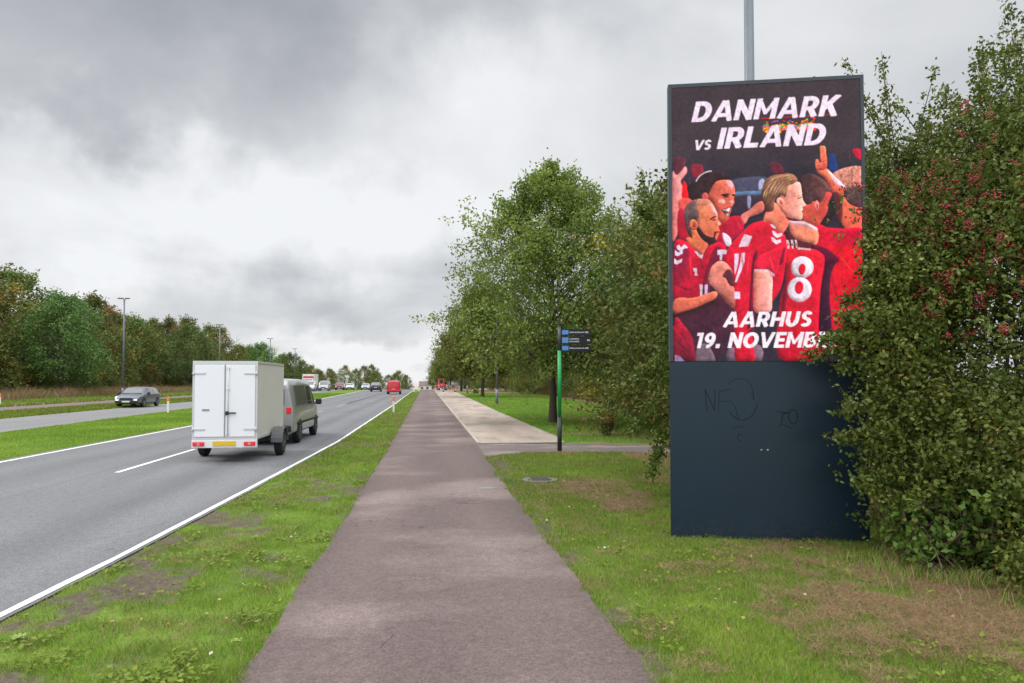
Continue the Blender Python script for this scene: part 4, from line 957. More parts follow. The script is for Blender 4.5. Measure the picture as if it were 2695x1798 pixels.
    paint(B([(990, -70), (1030, -84), (1066, -70), (1076, 20), (1084, 130), (1004, 150), (994, 40)]), (246, 136, 96), (222, 92, 70), 1.3)
    paint(B([(930, 110), (965, 108), (985, 150), (1050, 140), (1090, 170), (1070, 240), (1000, 262), (950, 262), (925, 200)]), (240, 120, 92), (190, 64, 56), .8)
    for fx, fy in ((955, 150), (965, 195), (985, 232)): paint(B([(fx - 26, fy), (fx, fy - 7), (fx + 42, fy + 2), (fx, fy + 7)]), (120, 34, 40), sm=False, a=.8, feather=1)
    paint(B([(1090, 250), (1140, 290), (1350, 500), (1340, 540), (1180, 420)]), (248, 200, 206), feather=3)
    paint(B([(1290, 620), (1400, 700), (1590, 740), (1600, 1130), (1400, 1110), (1290, 1000), (1260, 800)]), (240, 110, 78), (232, 92, 74), .5, namp=.15)
    paint(B([(1320, 560), (1450, 500), (1590, 510), (1590, 770), (1400, 730)]), (88, 54, 66), namp=.5, nscale=9)
    paint(B([(1180, 560), (1290, 640), (1300, 930), (1230, 960), (1180, 760)]), (96, 38, 40), feather=2)
    paint(B(ell(1155, 790, 66, 125, .15)), (34, 26, 34), namp=.3); paint(B([(1120, 880), (1180, 900), (1060, 1060), (960, 1060), (990, 960)]), (44, 22, 32), feather=2)
    # right hand player: red shirt with a dark fold
    paint(B([(930, 1020), (1100, 1060), (1300, 1075), (1600, 1110), (1610, 1620), (1200, 1620), (940, 1400)]), (214, 14, 42), (190, 10, 56), .6, namp=.15)
    paint(D([(960, 60), (1600, 60), (1600, 1400), (900, 1400)]), (228, 20, 36), (206, 10, 50), 1.2, namp=.2, sm=False)
    paint(D([(900, 100), (1000, 160), (1160, 210), (1080, 400), (1050, 700), (1070, 1200), (880, 1250), (910, 700), (980, 300)]), (70, 20, 44), (44, 16, 40), 1.2, feather=3)
    paint(B([(860, 1280), (960, 1310), (1100, 1360), (1260, 1520), (1060, 1560), (940, 1440)]), (92, 12, 46), feather=4)
    # number eight player
    paint(D([(470, 90), (620, 60), (820, 90), (920, 130), (988, 215), (960, 420), (930, 650), (905, 1100), (900, 1500), (380, 1500), (380, 900), (440, 600), (480, 400)]), (226, 22, 46), (196, 12, 44), 1.3, namp=.12)
    paint(D([(480, 350), (500, 600), (460, 900), (420, 900), (440, 600)]), (120, 10, 40), feather=3)
    paint(B([(780, 735), (850, 730), (900, 690), (1000, 700), (1080, 560), (1160, 590), (1110, 700), (1095, 830), (1020, 950), (960, 1030), (850, 1010), (740, 960), (735, 820)]), (222, 88, 68), (186, 60, 58), 0, namp=.15)
    paint(B([(690, 380), (760, 325), (860, 305), (960, 340), (1060, 400), (1110, 480), (1150, 560), (1070, 560), (1040, 650), (1000, 710), (950, 690), (905, 650), (870, 720), (800, 735), (755, 690), (730, 560), (690, 470)]), (58, 34, 40), (104, 62, 60), 0, namp=.35, nscale=7)
    paint(B(ell(945, 745, 28, 66)), (236, 130, 118)); paint(B(ell(950, 760, 12, 34)), (170, 50, 54))
    paint(B([(470, 1080), (560, 1100), (640, 1190), (860, 1290), (820, 1370), (640, 1350), (520, 1200)]), (84, 26, 40), feather=2)
    for x, s in [(510, 34), (575, 30), (632, 26)]:
        paint(B([(x, 1225), (x + s, 1225), (x + s + 14, 1290), (x + s + 8, 1345), (x + 22, 1345)]), (226, 190, 190), sm=False); paint(B(ell(x + 26, 1290, 9, 24)), (150, 40, 56))
    paint(B([(680, 1330), (860, 1350), (850, 1372), (670, 1360)]), (220, 170, 170), sm=False)
    paint(B([(555, 960), (700, 975), (840, 1015), (930, 1070), (972, 1160), (940, 1290), (850, 1270), (700, 1230), (610, 1170), (560, 1080)]), (238, 130, 116), (240, 140, 100), 1.4, namp=.08)
    paint(B([(560, 950), (760, 970), (940, 1060), (930, 1100), (760, 1030), (570, 1000)]), (248, 214, 222), feather=3, a=.8)
    # eight
    paint(D(ell(690, 330, 150, 140)), (232, 214, 226), namp=.06); paint(D(ell(655, 620, 160, 160)), (232, 214, 226), namp=.06)
    paint(D(ell(690, 355, 48, 74, .1)), (222, 16, 46)); paint(D(ell(650, 595, 58, 84, .1)), (216, 16, 46))
    # centre player with fair streaked hair
    paint([(1958, 612), (1985, 590), (2025, 582), (2044, 592), (2074, 622), (2080, 660), (2076, 700), (2064, 760), (2046, 790), (2036, 800), (1990, 800), (1984, 870), (1990, 960), (1940, 960), (1936, 800), (1930, 740), (1905, 690), (1922, 650)], (218, 16, 48), (206, 12, 46), .8, namp=.14)
    paint(D([(60, 130), (100, 130), (60, 400), (30, 700), (60, 1100), (-40, 1200), (0, 600), (20, 300)]), (96, 12, 44), feather=4)
    paint(D([(270, 110), (330, 80), (460, 60), (470, 200), (400, 300), (330, 420), (240, 370), (60, 360), (90, 200)]), (230, 26, 60), (222, 18, 50), 0, namp=.08)
    paint(D([(440, 80), (470, 90), (440, 260), (390, 290)]), (120, 10, 44), feather=3)
    paint(B([(330, 700), (440, 780), (500, 850), (560, 950), (545, 1000), (500, 1090), (430, 1130), (330, 1040), (270, 970), (190, 960), (220, 840)]), (240, 138, 108), (232, 110, 88), 0, namp=.1)
    paint(B([(520, 500), (600, 430), (700, 420), (730, 520), (738, 610), (760, 690), (795, 738), (745, 765), (750, 800), (735, 830), (745, 870), (740, 920), (690, 960), (580, 930), (510, 890), (420, 780), (400, 660)]), (240, 130, 112), (248, 176, 160), 0, namp=.1)
    paint(B([(500, 890), (560, 915), (700, 945), (740, 960), (640, 965), (540, 945)]), (110, 26, 40), feather=1)
    paint(B([(150, 640), (165, 520), (200, 410), (300, 330), (430, 305), (570, 300), (640, 330), (670, 390), (620, 440), (545, 470), (520, 560), (500, 630), (440, 600), (370, 640), (340, 720), (330, 810), (230, 830), (195, 720)]), (150, 100, 72), (92, 52, 44), 1.8, namp=.3, nscale=7)
    for k_, (xa, ya, xb, yb, bw) in enumerate([(185, 640, 235, 500, 13), (215, 560, 330, 390, 12), (215, 640, 262, 520, 12), (255, 600, 385, 395, 12), (300, 610, 430, 400, 12), (285, 520, 420, 340, 10), (340, 600, 475, 410, 12), (385, 600, 510, 430, 12), (430, 590, 545, 455, 11), (240, 440, 400, 325, 12), (330, 370, 500, 318, 11), (430, 345, 600, 322, 10), (470, 600, 530, 500, 9), (520, 400, 650, 370, 10), (480, 380, 610, 345, 9)]):
        dx, dy = xb - xa, yb - ya; L_ = sqrt(dx * dx + dy * dy); nx_, ny_ = -dy / L_ * bw, dx / L_ * bw; cx_, cy_ = (xa + xb) / 2 - nx_ * .8, (ya + yb) / 2 - ny_ * .8
        paint(B([(xa, ya), (cx_ - nx_ * .5, cy_ - ny_ * .5), (xb, yb), (cx_ + nx_ * .5, cy_ + ny_ * .5)]), [(236, 206, 150), (240, 180, 170), (226, 190, 110)][k_ % 3], sm=False, a=.85, feather=1)
    paint(B(ell(432, 700, 52, 72, -.5)), (246, 186, 170), (226, 120, 100), 1); paint(B(ell(440, 700, 22, 40, -.5)), (206, 84, 76), feather=2)
    paint(B(ell(700, 640, 34, 9, -.3)), (130, 60, 60)); paint(B(ell(660, 615, 56, 9, -.2)), (206, 130, 96), feather=1); paint(B(ell(742, 825, 22, 7)), (180, 50, 60))
    paint(D([(50, 372), (160, 362), (235, 362), (290, 420), (300, 520), (288, 700), (272, 900), (60, 905), (44, 640)]), (238, 128, 112), (246, 176, 164), 0, namp=.1)
    paint(D([(55, 352), (240, 355), (325, 420), (320, 445), (235, 372), (55, 368)]), (214, 180, 200), sm=False)
    for dy in (0, 90):
        paint(B([(310 - dy * .15, 1095 + dy), (345 - dy * .15, 1100 + dy), (385 - dy * .15, 1140 + dy), (450 - dy * .2, 1125 + dy), (455 - dy * .2, 1165 + dy), (380 - dy * .1, 1195 + dy), (325 - dy * .15, 1150 + dy)]), (234, 216, 230), sm=False)
    paint(B([(280, 1005), (320, 1010), (365, 1050), (360, 1068), (320, 1050)]), (226, 206, 220), sm=False)
    paint([(1958, 628), (1964, 618), (1985, 624), (1974, 650), (1948, 652)], (222, 190, 206), sm=False)
    # raised hip arm
    paint(C([(640, 340), (700, 270), (765, 238), (840, 260), (900, 320), (935, 400), (860, 420), (850, 470), (900, 560), (960, 600), (972, 840), (900, 830), (780, 700), (690, 600), (605, 500)]), (240, 140, 124), (150, 72, 64), 1.1, namp=.12)
    paint(C([(860, 350), (930, 380), (960, 540), (910, 560), (850, 470), (800, 440)]), (90, 36, 48), feather=4)
    # number on the centre shirt
    paint(C([(965, 150), (1020, 145), (1010, 280), (970, 420), (960, 320)]), (214, 196, 220), sm=False); paint(C([(1050, 140), (1102, 135), (1095, 260), (1050, 380), (990, 520), (968, 515), (1010, 380), (1045, 260)]), (224, 206, 226), sm=False)
    paint(C([(962, 645), (1035, 640), (1040, 735), (965, 735)]), (222, 202, 226), sm=False)
    paint(C([(730, 95), (790, 90), (860, 100), (850, 150), (800, 150), (790, 230), (760, 225), (765, 160), (730, 160)]), (206, 190, 206), sm=False)
    # folds in the shirts and highlights
    for (x, y, ln, wd_, an, c, a_) in [(1790, 720, 60, 5, 1.3, (120, 8, 40), .6), (1815, 700, 70, 4, 1.5, (236, 40, 66), .6), (1845, 690, 60, 5, 1.2, (130, 8, 42), .5), (1800, 760, 50, 5, .3, (110, 8, 40), .6), (1960, 690, 80, 5, 1.4, (150, 8, 42), .6), (1975, 700, 70, 4, 1.7, (240, 44, 74), .5),
                                   (1940, 830, 60, 6, -.6, (110, 8, 38), .6), (1965, 880, 70, 5, -.7, (236, 30, 56), .5), (2090, 720, 90, 6, 1.7, (150, 6, 40), .5), (2150, 700, 80, 5, 1.5, (240, 40, 60), .4), (2040, 700, 70, 5, 1.3, (244, 50, 86), .5), (2035, 720, 60, 4, 1.2, (160, 8, 46), .5),
                                   (2210, 760, 90, 7, 1.3, (150, 6, 40), .5), (2240, 700, 70, 6, .9, (244, 50, 50), .5), (2255, 800, 80, 6, 1.5, (160, 6, 36), .5), (2225, 860, 70, 6, 1.2, (246, 46, 46), .4), (1780, 880, 60, 6, .9, (196, 14, 50), .6), (1790, 910, 60, 5, .8, (80, 10, 36), .6), (2130, 860, 80, 5, 1.6, (150, 6, 40), .5), (1918, 560, 40, 5, .9, (120, 8, 40), .5), (1948, 590, 36, 4, 1.2, (230, 40, 66), .5)]:
        dx, dy = cos(an) * ln / 2, sin(an) * ln / 2; nx_, ny_ = -sin(an) * wd_, cos(an) * wd_
        paint([(x - dx, y - dy), (x + nx_, y + ny_), (x + dx, y + dy), (x - nx_ * .3, y - ny_ * .3)], c, feather=3, a=a_)
    # broken LED rows and blocks
    for i in range(520):
        x = 2014 + 140 * rg.random(); y = 333 - (x - 2014) * .03 + rg.normal(0, 4.2) - 16 * (rg.random() < .05)
        c = [(250, 40, 24), (250, 214, 40), (40, 180, 70), (255, 140, 24), (250, 60, 30), (150, 90, 210), (250, 200, 50)][rg.integers(6)]
        if x > 2145: c = (250, 50, 24)
        s_ = rg.uniform(2, 4.6); paint([(x, y), (x + s_ * 1.6, y), (x + s_ * 1.6, y + s_), (x, y + s_)], c, sm=False, namp=0)
    paint([(2010, 306), (2215, 299), (2215, 301.5), (2010, 308.5)], (206, 14, 24), sm=False, namp=.3)
    # ---- lettering: heavy slanted capitals
    TK = .255
    def seg(a, b, t=TK):
        a = np.array(a, float); b = np.array(b, float); d = b - a; d /= np.linalg.norm(d); n_ = np.array([-d[1], d[0]]) * t / 2
        return [a + n_, b + n_, b - n_, a - n_]
    def arc(cx, cy, rx, ry, a0, a1, t=TK, tx=None):
        n_ = 14; th = np.linspace(a0, a1, n_); tx = (tx or t) * 1.17; t = t * 1.1
        o = [(cx + rx * cos(q), cy + ry * sin(q)) for q in th]; i_ = [(cx + (rx - tx) * cos(q), cy + (ry - t) * sin(q)) for q in th[::-1]]
        return o + i_
    h2 = TK / 2
    def glyph(ch):
        if ch == 'I': return .25, [seg((h2, 0), (h2, 1))]
        if ch == 'L': return .66, [seg((h2, 0), (h2, 1)), seg((0, h2 * .86), (.64, h2 * .86), TK * .86)]
        if ch == 'E': return .68, [seg((h2, 0), (h2, 1)), seg((0, .1), (.68, .1), .2), seg((0, .5), (.62, .5), .19), seg((0, .9), (.68, .9), .2)]
        if ch == 'D': return .88, [seg((h2, 0), (h2, 1)), arc(.40, .5, .48, .5, -pi / 2, pi / 2, .2, .25), seg((0, .1), (.42, .1), .2), seg((0, .9), (.42, .9), .2)]
        if ch == 'O': return 1.0, [arc(.5, .5, .52, .52, 0, 2 * pi, .2, .25)]
        if ch == 'U': return .84, [seg((h2, .4), (h2, 1)), seg((.84 - h2, .4), (.84 - h2, 1)), arc(.42, .42, .42, .44, pi, 2 * pi, .2, TK)]
        if ch == 'R': return .80, [seg((h2, 0), (h2, 1)), arc(.42, .665, .36, .335, -pi / 2, pi / 2, .19, .24), seg((0, .9), (.44, .9), .2), seg((0, .42), (.44, .42), .19), seg((.42, .42), (.69, 0), .26)]
        if ch == 'K': return .86, [seg((h2, 0), (h2, 1)), seg((.14, .36), (.78, 1.04), .25), seg((.38, .58), (.76, -.04), .26)]
        if ch == 'N': return .86, [seg((h2, 0), (h2, 1)), seg((.86 - h2, 0), (.86 - h2, 1)), seg((.10, .98), (.76, .02), .26)]
        if ch == 'M': return 1.04, [seg((h2, 0), (h2, 1)), seg((1.04 - h2, 0), (1.04 - h2, 1)), seg((.10, 1.0), (.54, .26), .17), seg((.94, 1.0), (.50, .26), .17)]
        if ch == 'A': return .98, [seg((.10, -.02), (.46, 1.0), .235), seg((.88, -.02), (.52, 1.0), .235), seg((.24, .28), (.76, .28), .18)]
        if ch == 'V': return .92, [seg((.10, 1.02), (.44, 0), .235), seg((.84, 1.02), (.48, 0), .235)]
        if ch == 'H': return .86, [seg((h2, 0), (h2, 1)), seg((.86 - h2, 0), (.86 - h2, 1)), seg((.1, .5), (.76, .5), .2)]
        if ch == 'B': return .80, [seg((h2, 0), (h2, 1)), arc(.40, .74, .34, .26, -pi / 2, pi / 2, .17, .22), arc(.42, .28, .38, .28, -pi / 2, pi / 2, .17, .23), seg((0, .92), (.42, .92), .17), seg((0, .52), (.42, .52), .17), seg((0, .085), (.44, .085), .17)]
        if ch == 'S': return .74, [arc(.37, .72, .33, .29, .35, 1.5 * pi, .19, .22), arc(.37, .285, .35, .305, -.8 * pi, .5 * pi, .19, .22)]
        if ch == '1': return .46, [seg((.46 - .16, 0), (.46 - .16, 1), .24), seg((.0, .90), (.40, .90), .2)]
        if ch == '9': return .76, [arc(.37, .67, .36, .34, 0, 2 * pi, .18, .22), arc(.22, .60, .52, .62, -pi * .5, .05 * pi, .19, .23)]
        if ch == '.': return .28, [seg((.0, .13), (.27, .13), .26)]
        return .36, []
    def text(s, u0, u1, vb, vt, col=(243, 222, 240), gap=.095, slant=.24, gscale=1.0):
        glyphs = [glyph(c) for c in s]; tot = sum(g_[0] for g_ in glyphs) + gap * (len(s) - 1) + slant
        sx_ = (u1 - u0) * w / tot; hh_ = (vb - vt) * h; x = 0
        for wd_, ps in glyphs:
            for P in ps:
                Q = [(u0 * w + (x + px_ + py_ * slant) * sx_, vb * h - py_ * hh_) for px_, py_ in P]
                m, bb = mask_poly(Q)
                m &= (yy >= vt * h - 1) & (yy <= vb * h)
                img[m] = lin(col) * (1 + (nz(8, 6)[m][:, None] - .5) * .12)
            x += wd_ + gap
    text('DANMARK', .108, .905, .129, .055)
    text('IRLAND', .244, .835, .231, .154)
    text('VS', .117, .222, .232, .196, gap=.05)
    text('AARHUS', .268, .748, .878, .824, col=(246, 232, 240))
    text('19. NOVEMBER', .115, .900, .953, .898, col=(246, 232, 240))
    # LED texture: slight row banding, panel seams
    img *= (1 + .05 * np.sin(yy * pi / 2.0))[..., None]
    img *= (1 - .06 * ((np.floor(U * 4) % 2) == 0))[..., None] ** .5
    hf = fbm(U * 90, Vv * 130, 15, 1.0, 2)[..., None]; img *= 1 + (hf - .5) * .5
    img *= 1 + rg.normal(0, .09, (H, 1, W, 1, 3)).repeat(SS, 1).repeat(SS, 3).reshape(img.shape); img += .004
    img = np.clip(img, 0, 1).reshape(H, SS, W, SS, 3).mean((1, 3))
    return img
POST = poster()
MARK = simple('black_marker', (.0015, .003, .005), .9)
def pylon():
    root = empty('display_pylon', (BX, BY, 0), BA, 'tall dark blue advertising pylon with a lit football match screen above a plain panel', 'billboard')
    mb = MB(); mb.box(.012, PW - .012, .022, .15, -.25, PH - .03, .006); mb.build('cabinet', MT['pylonframe'], root)
    mb = MB(); mb.box(0, PW, .0, .03, -.05, 2.14, .004); o = mb.build('lower_panel', MT['pylon'], root)
    mb = MB(); z0, z1 = 2.143, PH
    mb.box(0, .04, -.012, .13, z0, z1); mb.box(PW - .04, PW, -.012, .13, z0, z1); mb.box(.0405, PW - .0405, -.011, .13, z1 - .045, z1 - .0005)
    mb.build('screen_frame', MT['pylonframe'], root)
    H_, W_ = POST.shape[:2]; x0, x1 = .041, PW - .041; zz0, zz1 = 2.145, z1 - .046
    gx = np.linspace(x0, x1, W_ + 1); gz = np.linspace(zz1, zz0, H_ + 1)
    # one vertex per LED cell corner is enough at this size: sample cell centres
    gx = (gx[:-1] + gx[1:]) / 2; gz = (gz[:-1] + gz[1:]) / 2
    gx[0] = x0; gx[-1] = x1; gz[0] = zz1; gz[-1] = zz0
    X, Zz = np.meshgrid(gx, gz); V = np.stack([X, X * 0 - .002, Zz], -1).reshape(-1, 3)
    i = np.arange(W_ * H_).reshape(H_, W_); F = np.stack([i[:-1, :-1], i[1:, :-1], i[1:, 1:], i[:-1, 1:]], -1).reshape(-1, 4)
    m, n, l, p = newmat('led_screen'); at = n.new('ShaderNodeAttribute'); at.attribute_name = 'led'
    p.inputs['Base Color'].default_value = (.006, .006, .007, 1); p.inputs['Roughness'].default_value = .7; p.inputs['Specular IOR Level'].default_value = .12
    l.new(at.outputs['Color'], p.inputs['Emission Color']); p.inputs['Emission Strength'].default_value = 1.12
    col = np.concatenate([POST.reshape(-1, 3), np.ones((W_ * H_, 1))], 1)
    mesh_np('screen', V, F, m, root, attrs={'led': col})
    # scratched graffiti and two bolts on the lower panel
    mb = MB()
    def stroke(pts, t=.008):
        for a, b in zip(pts[:-1], pts[1:]):
            a = np.array(a, float); b = np.array(b, float); d = b - a; L = np.linalg.norm(d)
            if L < 1e-6: continue
            d /= L; q = np.array([-d[1], d[0]]) * t / 2
            mb.poly([(p_[0], -.0025, p_[1]) for p_ in (a + q, a - q, b - q, b + q)][::-1])
    def q(px, py): return (px / 1560 * 2.15, 2.14 - (py - 75) / 1430 * 2.14)   # panel picture units
    stroke([q(400 - 80, 480), q(385 - 80, 300), q(465 - 80, 475), q(470 - 80, 310)]); stroke([q(420, 480), q(425, 320), q(520, 300)], .006); stroke([q(430, 400), q(520, 400), q(560, 440), q(590, 540)], .006)
    stroke([q(620 + 130 * cos(t), 390 + 160 * sin(t)) for t in np.linspace(.2, 2.5, 12)], .008); stroke([q(600 + 110 * cos(t), 310 + 95 * sin(t)) for t in np.linspace(-2.6, .4, 10)], .005); stroke([q(720, 320), q(715, 380), q(735, 390)])
    mb.build('graffiti', MARK, root); mb = MB()
    stroke([q(915, 480), q(1010, 490), q(960, 500), q(955, 560), q(930, 600)], .009); stroke([q(1050 + 38 * cos(t), 520 + 60 * sin(t)) for t in np.linspace(0, 6.28, 12)], .009); stroke([q(950, 580), q(1040, 610)], .007)
    stroke([q(545, 620), q(590, 600), q(640, 610)], .005); stroke([q(600 + 20 * cos(t), 690 + 28 * sin(t)) for t in np.linspace(1, 6.0, 9)], .006)
    mb.build('graffiti', MARK, root)
    for x in (1.075, 1.15):
        mb = MB(); mb.tube([(x, .002, 1.07), (x, -.006, 1.07)], .012, 10); mb.build('bolt', simple('bolt_metal', (.3, .28, .27), .4), root)
    mb = MB(); mb.box(.06, .30, -.0022, -.0005, 1.0, 1.004)
    # dusty splash band along the foot: pale dirt speckles
    mb = MB(); rg = np.random.default_rng(2)
    for i in range(420):
        x = rg.uniform(.03, PW - .03); z = abs(rg.normal(0, .13)) + .01; r = rg.uniform(.003, .010)
        mb.poly([(x + r * cos(a) * 1.2, -.0022, z + r * sin(a)) for a in np.linspace(0, -2 * pi, 7)[:-1]])
    o = mb.build('mud_splash', simple('dried_mud', (.045, .042, .045), .9), root); o['kind'] = 'stuff'
pylon()

# ------------------------------------------------------------------ street lamps
MT['galv'] = simple('galvanised_steel', (.15, .17, .195), .5, metal=.35, noise=.12, nscale=6)
MT['galvd'] = simple('lamp_head_grey', (.12, .125, .13), .5, noise=.1)
def lamp(name, label, loc, H, r0, r1, group, arm=1, rz=0):
    root = empty(name, loc, rz, label, 'street lamp', group)
    mb = MB(); mb.tube([(0, 0, -.3), (0, 0, 1.2)], r0 * 1.25, 14); mb.tube([(0, 0, 1.2), (0, 0, 1.26)], [r0 * 1.25, r0], 14); mb.tube([(0, 0, 1.26), (0, 0, H)], [r0, r1], 14); mb.build('pole', MT['galv'], root)
    mb = MB()
    mb.tube([(0, 0, H - .05), (-.1 * arm, 0, H + .05), (-.2 * arm, 0, H + .06)], .03, 8); mb.build('bracket', MT['galv'], root)
    mb = MB(); x0, x1 = sorted((-.08 * arm, -.62 * arm)); mb.box(x0, x1, -.15, .15, H + .02, H + .12, .03); hd = mb.build('lamp_head', MT['galvd'], root)
    mb = MB(); mb.box(x0 + .08, x1 - .08, -.11, .11, H + .004, H + .019); mb.build('lens', simple('lamp_lens', (.6, .6, .6), .2), hd)
    mb = MB(); mb.box(-.05, .05, -r0 * 1.25 - .006, -r0 * 1.25 + .02, .5, .95); mb.build('service_door', MT['galv'], root)
    return root
GR = 'grey street lamps beside the gravel path'
lamp('street_lamp', 'grey lamp post rising behind the display pylon and out of the picture', (5.92, 12.1, 0), 10.5, .10, .085, GR)
for (x, y), lb in zip([(5.81, 57.2), (6.3, 107), (6.3, 157)], ['grey lamp post on the lawn edge between the first two avenue trees', 'grey lamp post further along, with a dark bush at its foot', 'small distant grey lamp post by the road works']):
    lamp('street_lamp', lb, (x, y, Z(y)), 9.6, .095, .05, GR)
GL = 'grey street lamps beside the far cycle path'
for y, lb in [(72.8, 'tall grey street lamp with a flat head rising above the dark oncoming car'), (105, 'grey street lamp rising above the box trailer'), (138, 'grey street lamp seen just right of the box trailer, before the wood'), (171, 'grey street lamp seen above the grey van')]:
    r = lamp('street_lamp', lb, (-29.6 if y < 150 else -31, y, Z(y)), 10.0 - (0 if y < 150 else .3), .10, .07, GL, 1)
    mb = MB(); mb.box(.08, .5, -.15, .15, 9.9 - (0 if y < 150 else .3) + .12, 9.9 - (0 if y < 150 else .3) + .22, .03); mb.build('lamp_head', MT['galvd'], r)
    mb = MB(); mb.tube([(0, 0, 9.9 - (0 if y < 150 else .3)), (.2, 0, 10.05 - (0 if y < 150 else .3))], .03, 8); mb.build('bracket', MT['galv'], r)

# ------------------------------------------------------------------ signpost
def signpost():
    root = empty('signpost', (3.56, 18.43, 0), R(-6), 'green and black signpost with three black direction boards at the side path', 'signpost')
    blk = simple('black_post_paint', (.010, .011, .016), .45, noise=.2); grn = simple('green_post_paint', (.012, .30, .075), .4, noise=.08); gry = simple('dark_grey_post', (.055, .06, .068), .45)
    mb = MB(); mb.tube([(0, 0, -.2), (0, 0, .93)], .062, 16); mb.build('lower_post', blk, root)
    mb = MB(); mb.tube([(0, 0, .93), (0, 0, 2.72)], .052, 16); mb.build('middle_post', grn, root)
    mb = MB(); mb.tube([(0, 0, 2.72), (0, 0, 3.36)], .046, 16); mb.tube([(0, 0, 3.36), (0, 0, 3.385)], [.05, .042], 16); mb.build('upper_post', gry, root)
    white = simple('white_lettering', (.62, .63, .65), .6); blue = simple('blue_route_symbol', (.10, .27, .62), .5)
    for z0, z1, rows, tipw in [(3.125, 3.30, 1, .86), (2.895, 3.105, 2, .90), (2.70, 2.875, 1, .86)]:
        mb = MB(); xa = .05; xb = tipw - .07; y0, y1 = -.035, .015; zm = (z0 + z1) / 2
        prof = [(xa, z0), (xb, z0), (tipw, zm), (xb, z1), (xa, z1)]
        mb.rings([[(x, y0, z) for x, z in prof], [(x, y1, z) for x, z in prof]]); b = mb.build('direction_board', blk, root)
        mb = MB(); mb.box(xa + .02, xa + .19, y0 - .003, y0 + .001, z0 + .03, z1 - .03, 0); mb.build('route_symbol', blue, b)
        # lines of lettering too small to read: rows of separate strokes
        mb = MB(); rg = np.random.default_rng(int(z0 * 100))
        for r in range(rows):
            zc = zm if rows == 1 else zm + (.035 if r == 0 else -.035); x = xa + .22
            lim = xb - .12 if rows == 1 else xb - .30
            while x < lim:
                wv = rg.uniform(.014, .026); mb.box(x, x + wv * .55, y0 - .003, y0, zc - .019, zc + .019 * rg.choice([.5, 1.]))
                x += wv
        mb.build('lettering', white, b); mb = MB()
        for k in range(3): mb.box(xb - .09 + k * .028, xb - .072 + k * .028, y0 - .003, y0, zm - .022, zm + .022)
        mb.build('distance_number', white, b)
signpost()

# ------------------------------------------------------------------ edge marker posts
def marker(label, loc, s=1.0, group='white marker posts with orange reflectors'):
    root = empty('marker_post', loc, 0, label, 'marker post', group)
    mb = MB(); mb.rings([[(-.055 * s, -.03, z), (.055 * s, -.03, z), (.055 * s, .03, z), (-.055 * s, .03, z)] for z in (-.1, .70)]); mb.build('post', simple('white_plastic', (.72, .72, .70), .5), root)
    mb = MB(); mb.box(-.07 * s, .07 * s, -.032, .032, .70, .98, .02); mb.build('reflector', simple('orange_reflector', (.80, .22, .05), .4), root)
marker('white marker post with orange top on the verge between road and cycle path', (-1.93, 42.6, 0))
marker('white marker post with orange top on the median left of the box trailer', (-15.25, 43.8, 0))
marker('white marker post at the left end of the far cycle path', (-31.9, 57.0, 0))
marker('tiny orange marker at the crest beside the road', (-2.2, 128, 0), 2.4)
marker('tiny orange marker at the crest beside the cycle path', (-1.3, 134, 0), 2.4)
for y, lb in [(92, 'white marker post on the median before the red oncoming car'), (80, 'white marker post on the median near the white van')]:
    marker(lb, (float(m1(y)) + .35, y, 0))

# ------------------------------------------------------------------ manhole and litter
def manhole():
    root = empty('manhole_cover', (2.16, 13.2, 0), 0, 'round grey manhole in the grass corner before the signpost', 'manhole')
    mb = MB(); mb.tube([(0, 0, -.05), (0, 0, .028), (0, 0, .03)], [.34, .34, .30], 24, smooth=False); mb.build('frame', simple('concrete_ring', (.17, .165, .155), .9, noise=.2, nscale=9), root)
    mb = MB(); mb.tube([(0, 0, .0), (0, 0, .042)], [.235, .23], 24, smooth=False)
    for i in range(-3, 4): mb.box(-.17, .17, i * .055 - .01, i * .055 + .01, .0415, .050)
    mb.build('cover', simple('cast_iron', (.10, .10, .10), .7, noise=.2, nscale=12), root)
manhole()
def patchm(name, x, y, w_, h_, mat, label):
    mb = MB(); rg = np.random.default_rng(int(x * 100 + y)); mb.poly([(x + w_ * cos(a) * rg.uniform(.8, 1.1), y + h_ * sin(a) * rg.uniform(.8, 1.1), .0125) for a in np.linspace(0, 2 * pi, 22)[:-1]]); tag(mb.build(name, mat), kind='structure')
patchm('asphalt_patch', 1.07, 12.35, .17, .10, simple('grey_patch', (.24, .23, .23), .9, noise=.2), '')
for x, y, lb, c in [(1.62, 9.3, 'small white paper scrap on the lawn beside the cycle path', (.6, .6, .6)), (2.0, 7.7, 'white scrap of litter on the lawn below the pylon', (.6, .6, .58)), (7.6, 33, 'pale plastic scrap on the lawn behind the signpost', (.6, .6, .6)), (-1.6, 8.7, 'white scrap in the grass of the left verge', (.6, .62, .62))]:
    mb = MB(); mb.add([(-.03, -.02, .01), (.03, -.024, .025), (.035, .02, .012), (-.02, .03, .03), (0, 0, .045)], [(0, 1, 4), (1, 2, 4), (2, 3, 4), (3, 0, 4)]); o = mb.build('paper_scrap', simple('paper', [v * .75 for v in c], .8)); o.location = (x, y, .02); o.scale = (.55 if y < 20 else 3,) * 3; tag(o, lb, 'litter', 'scraps of litter')

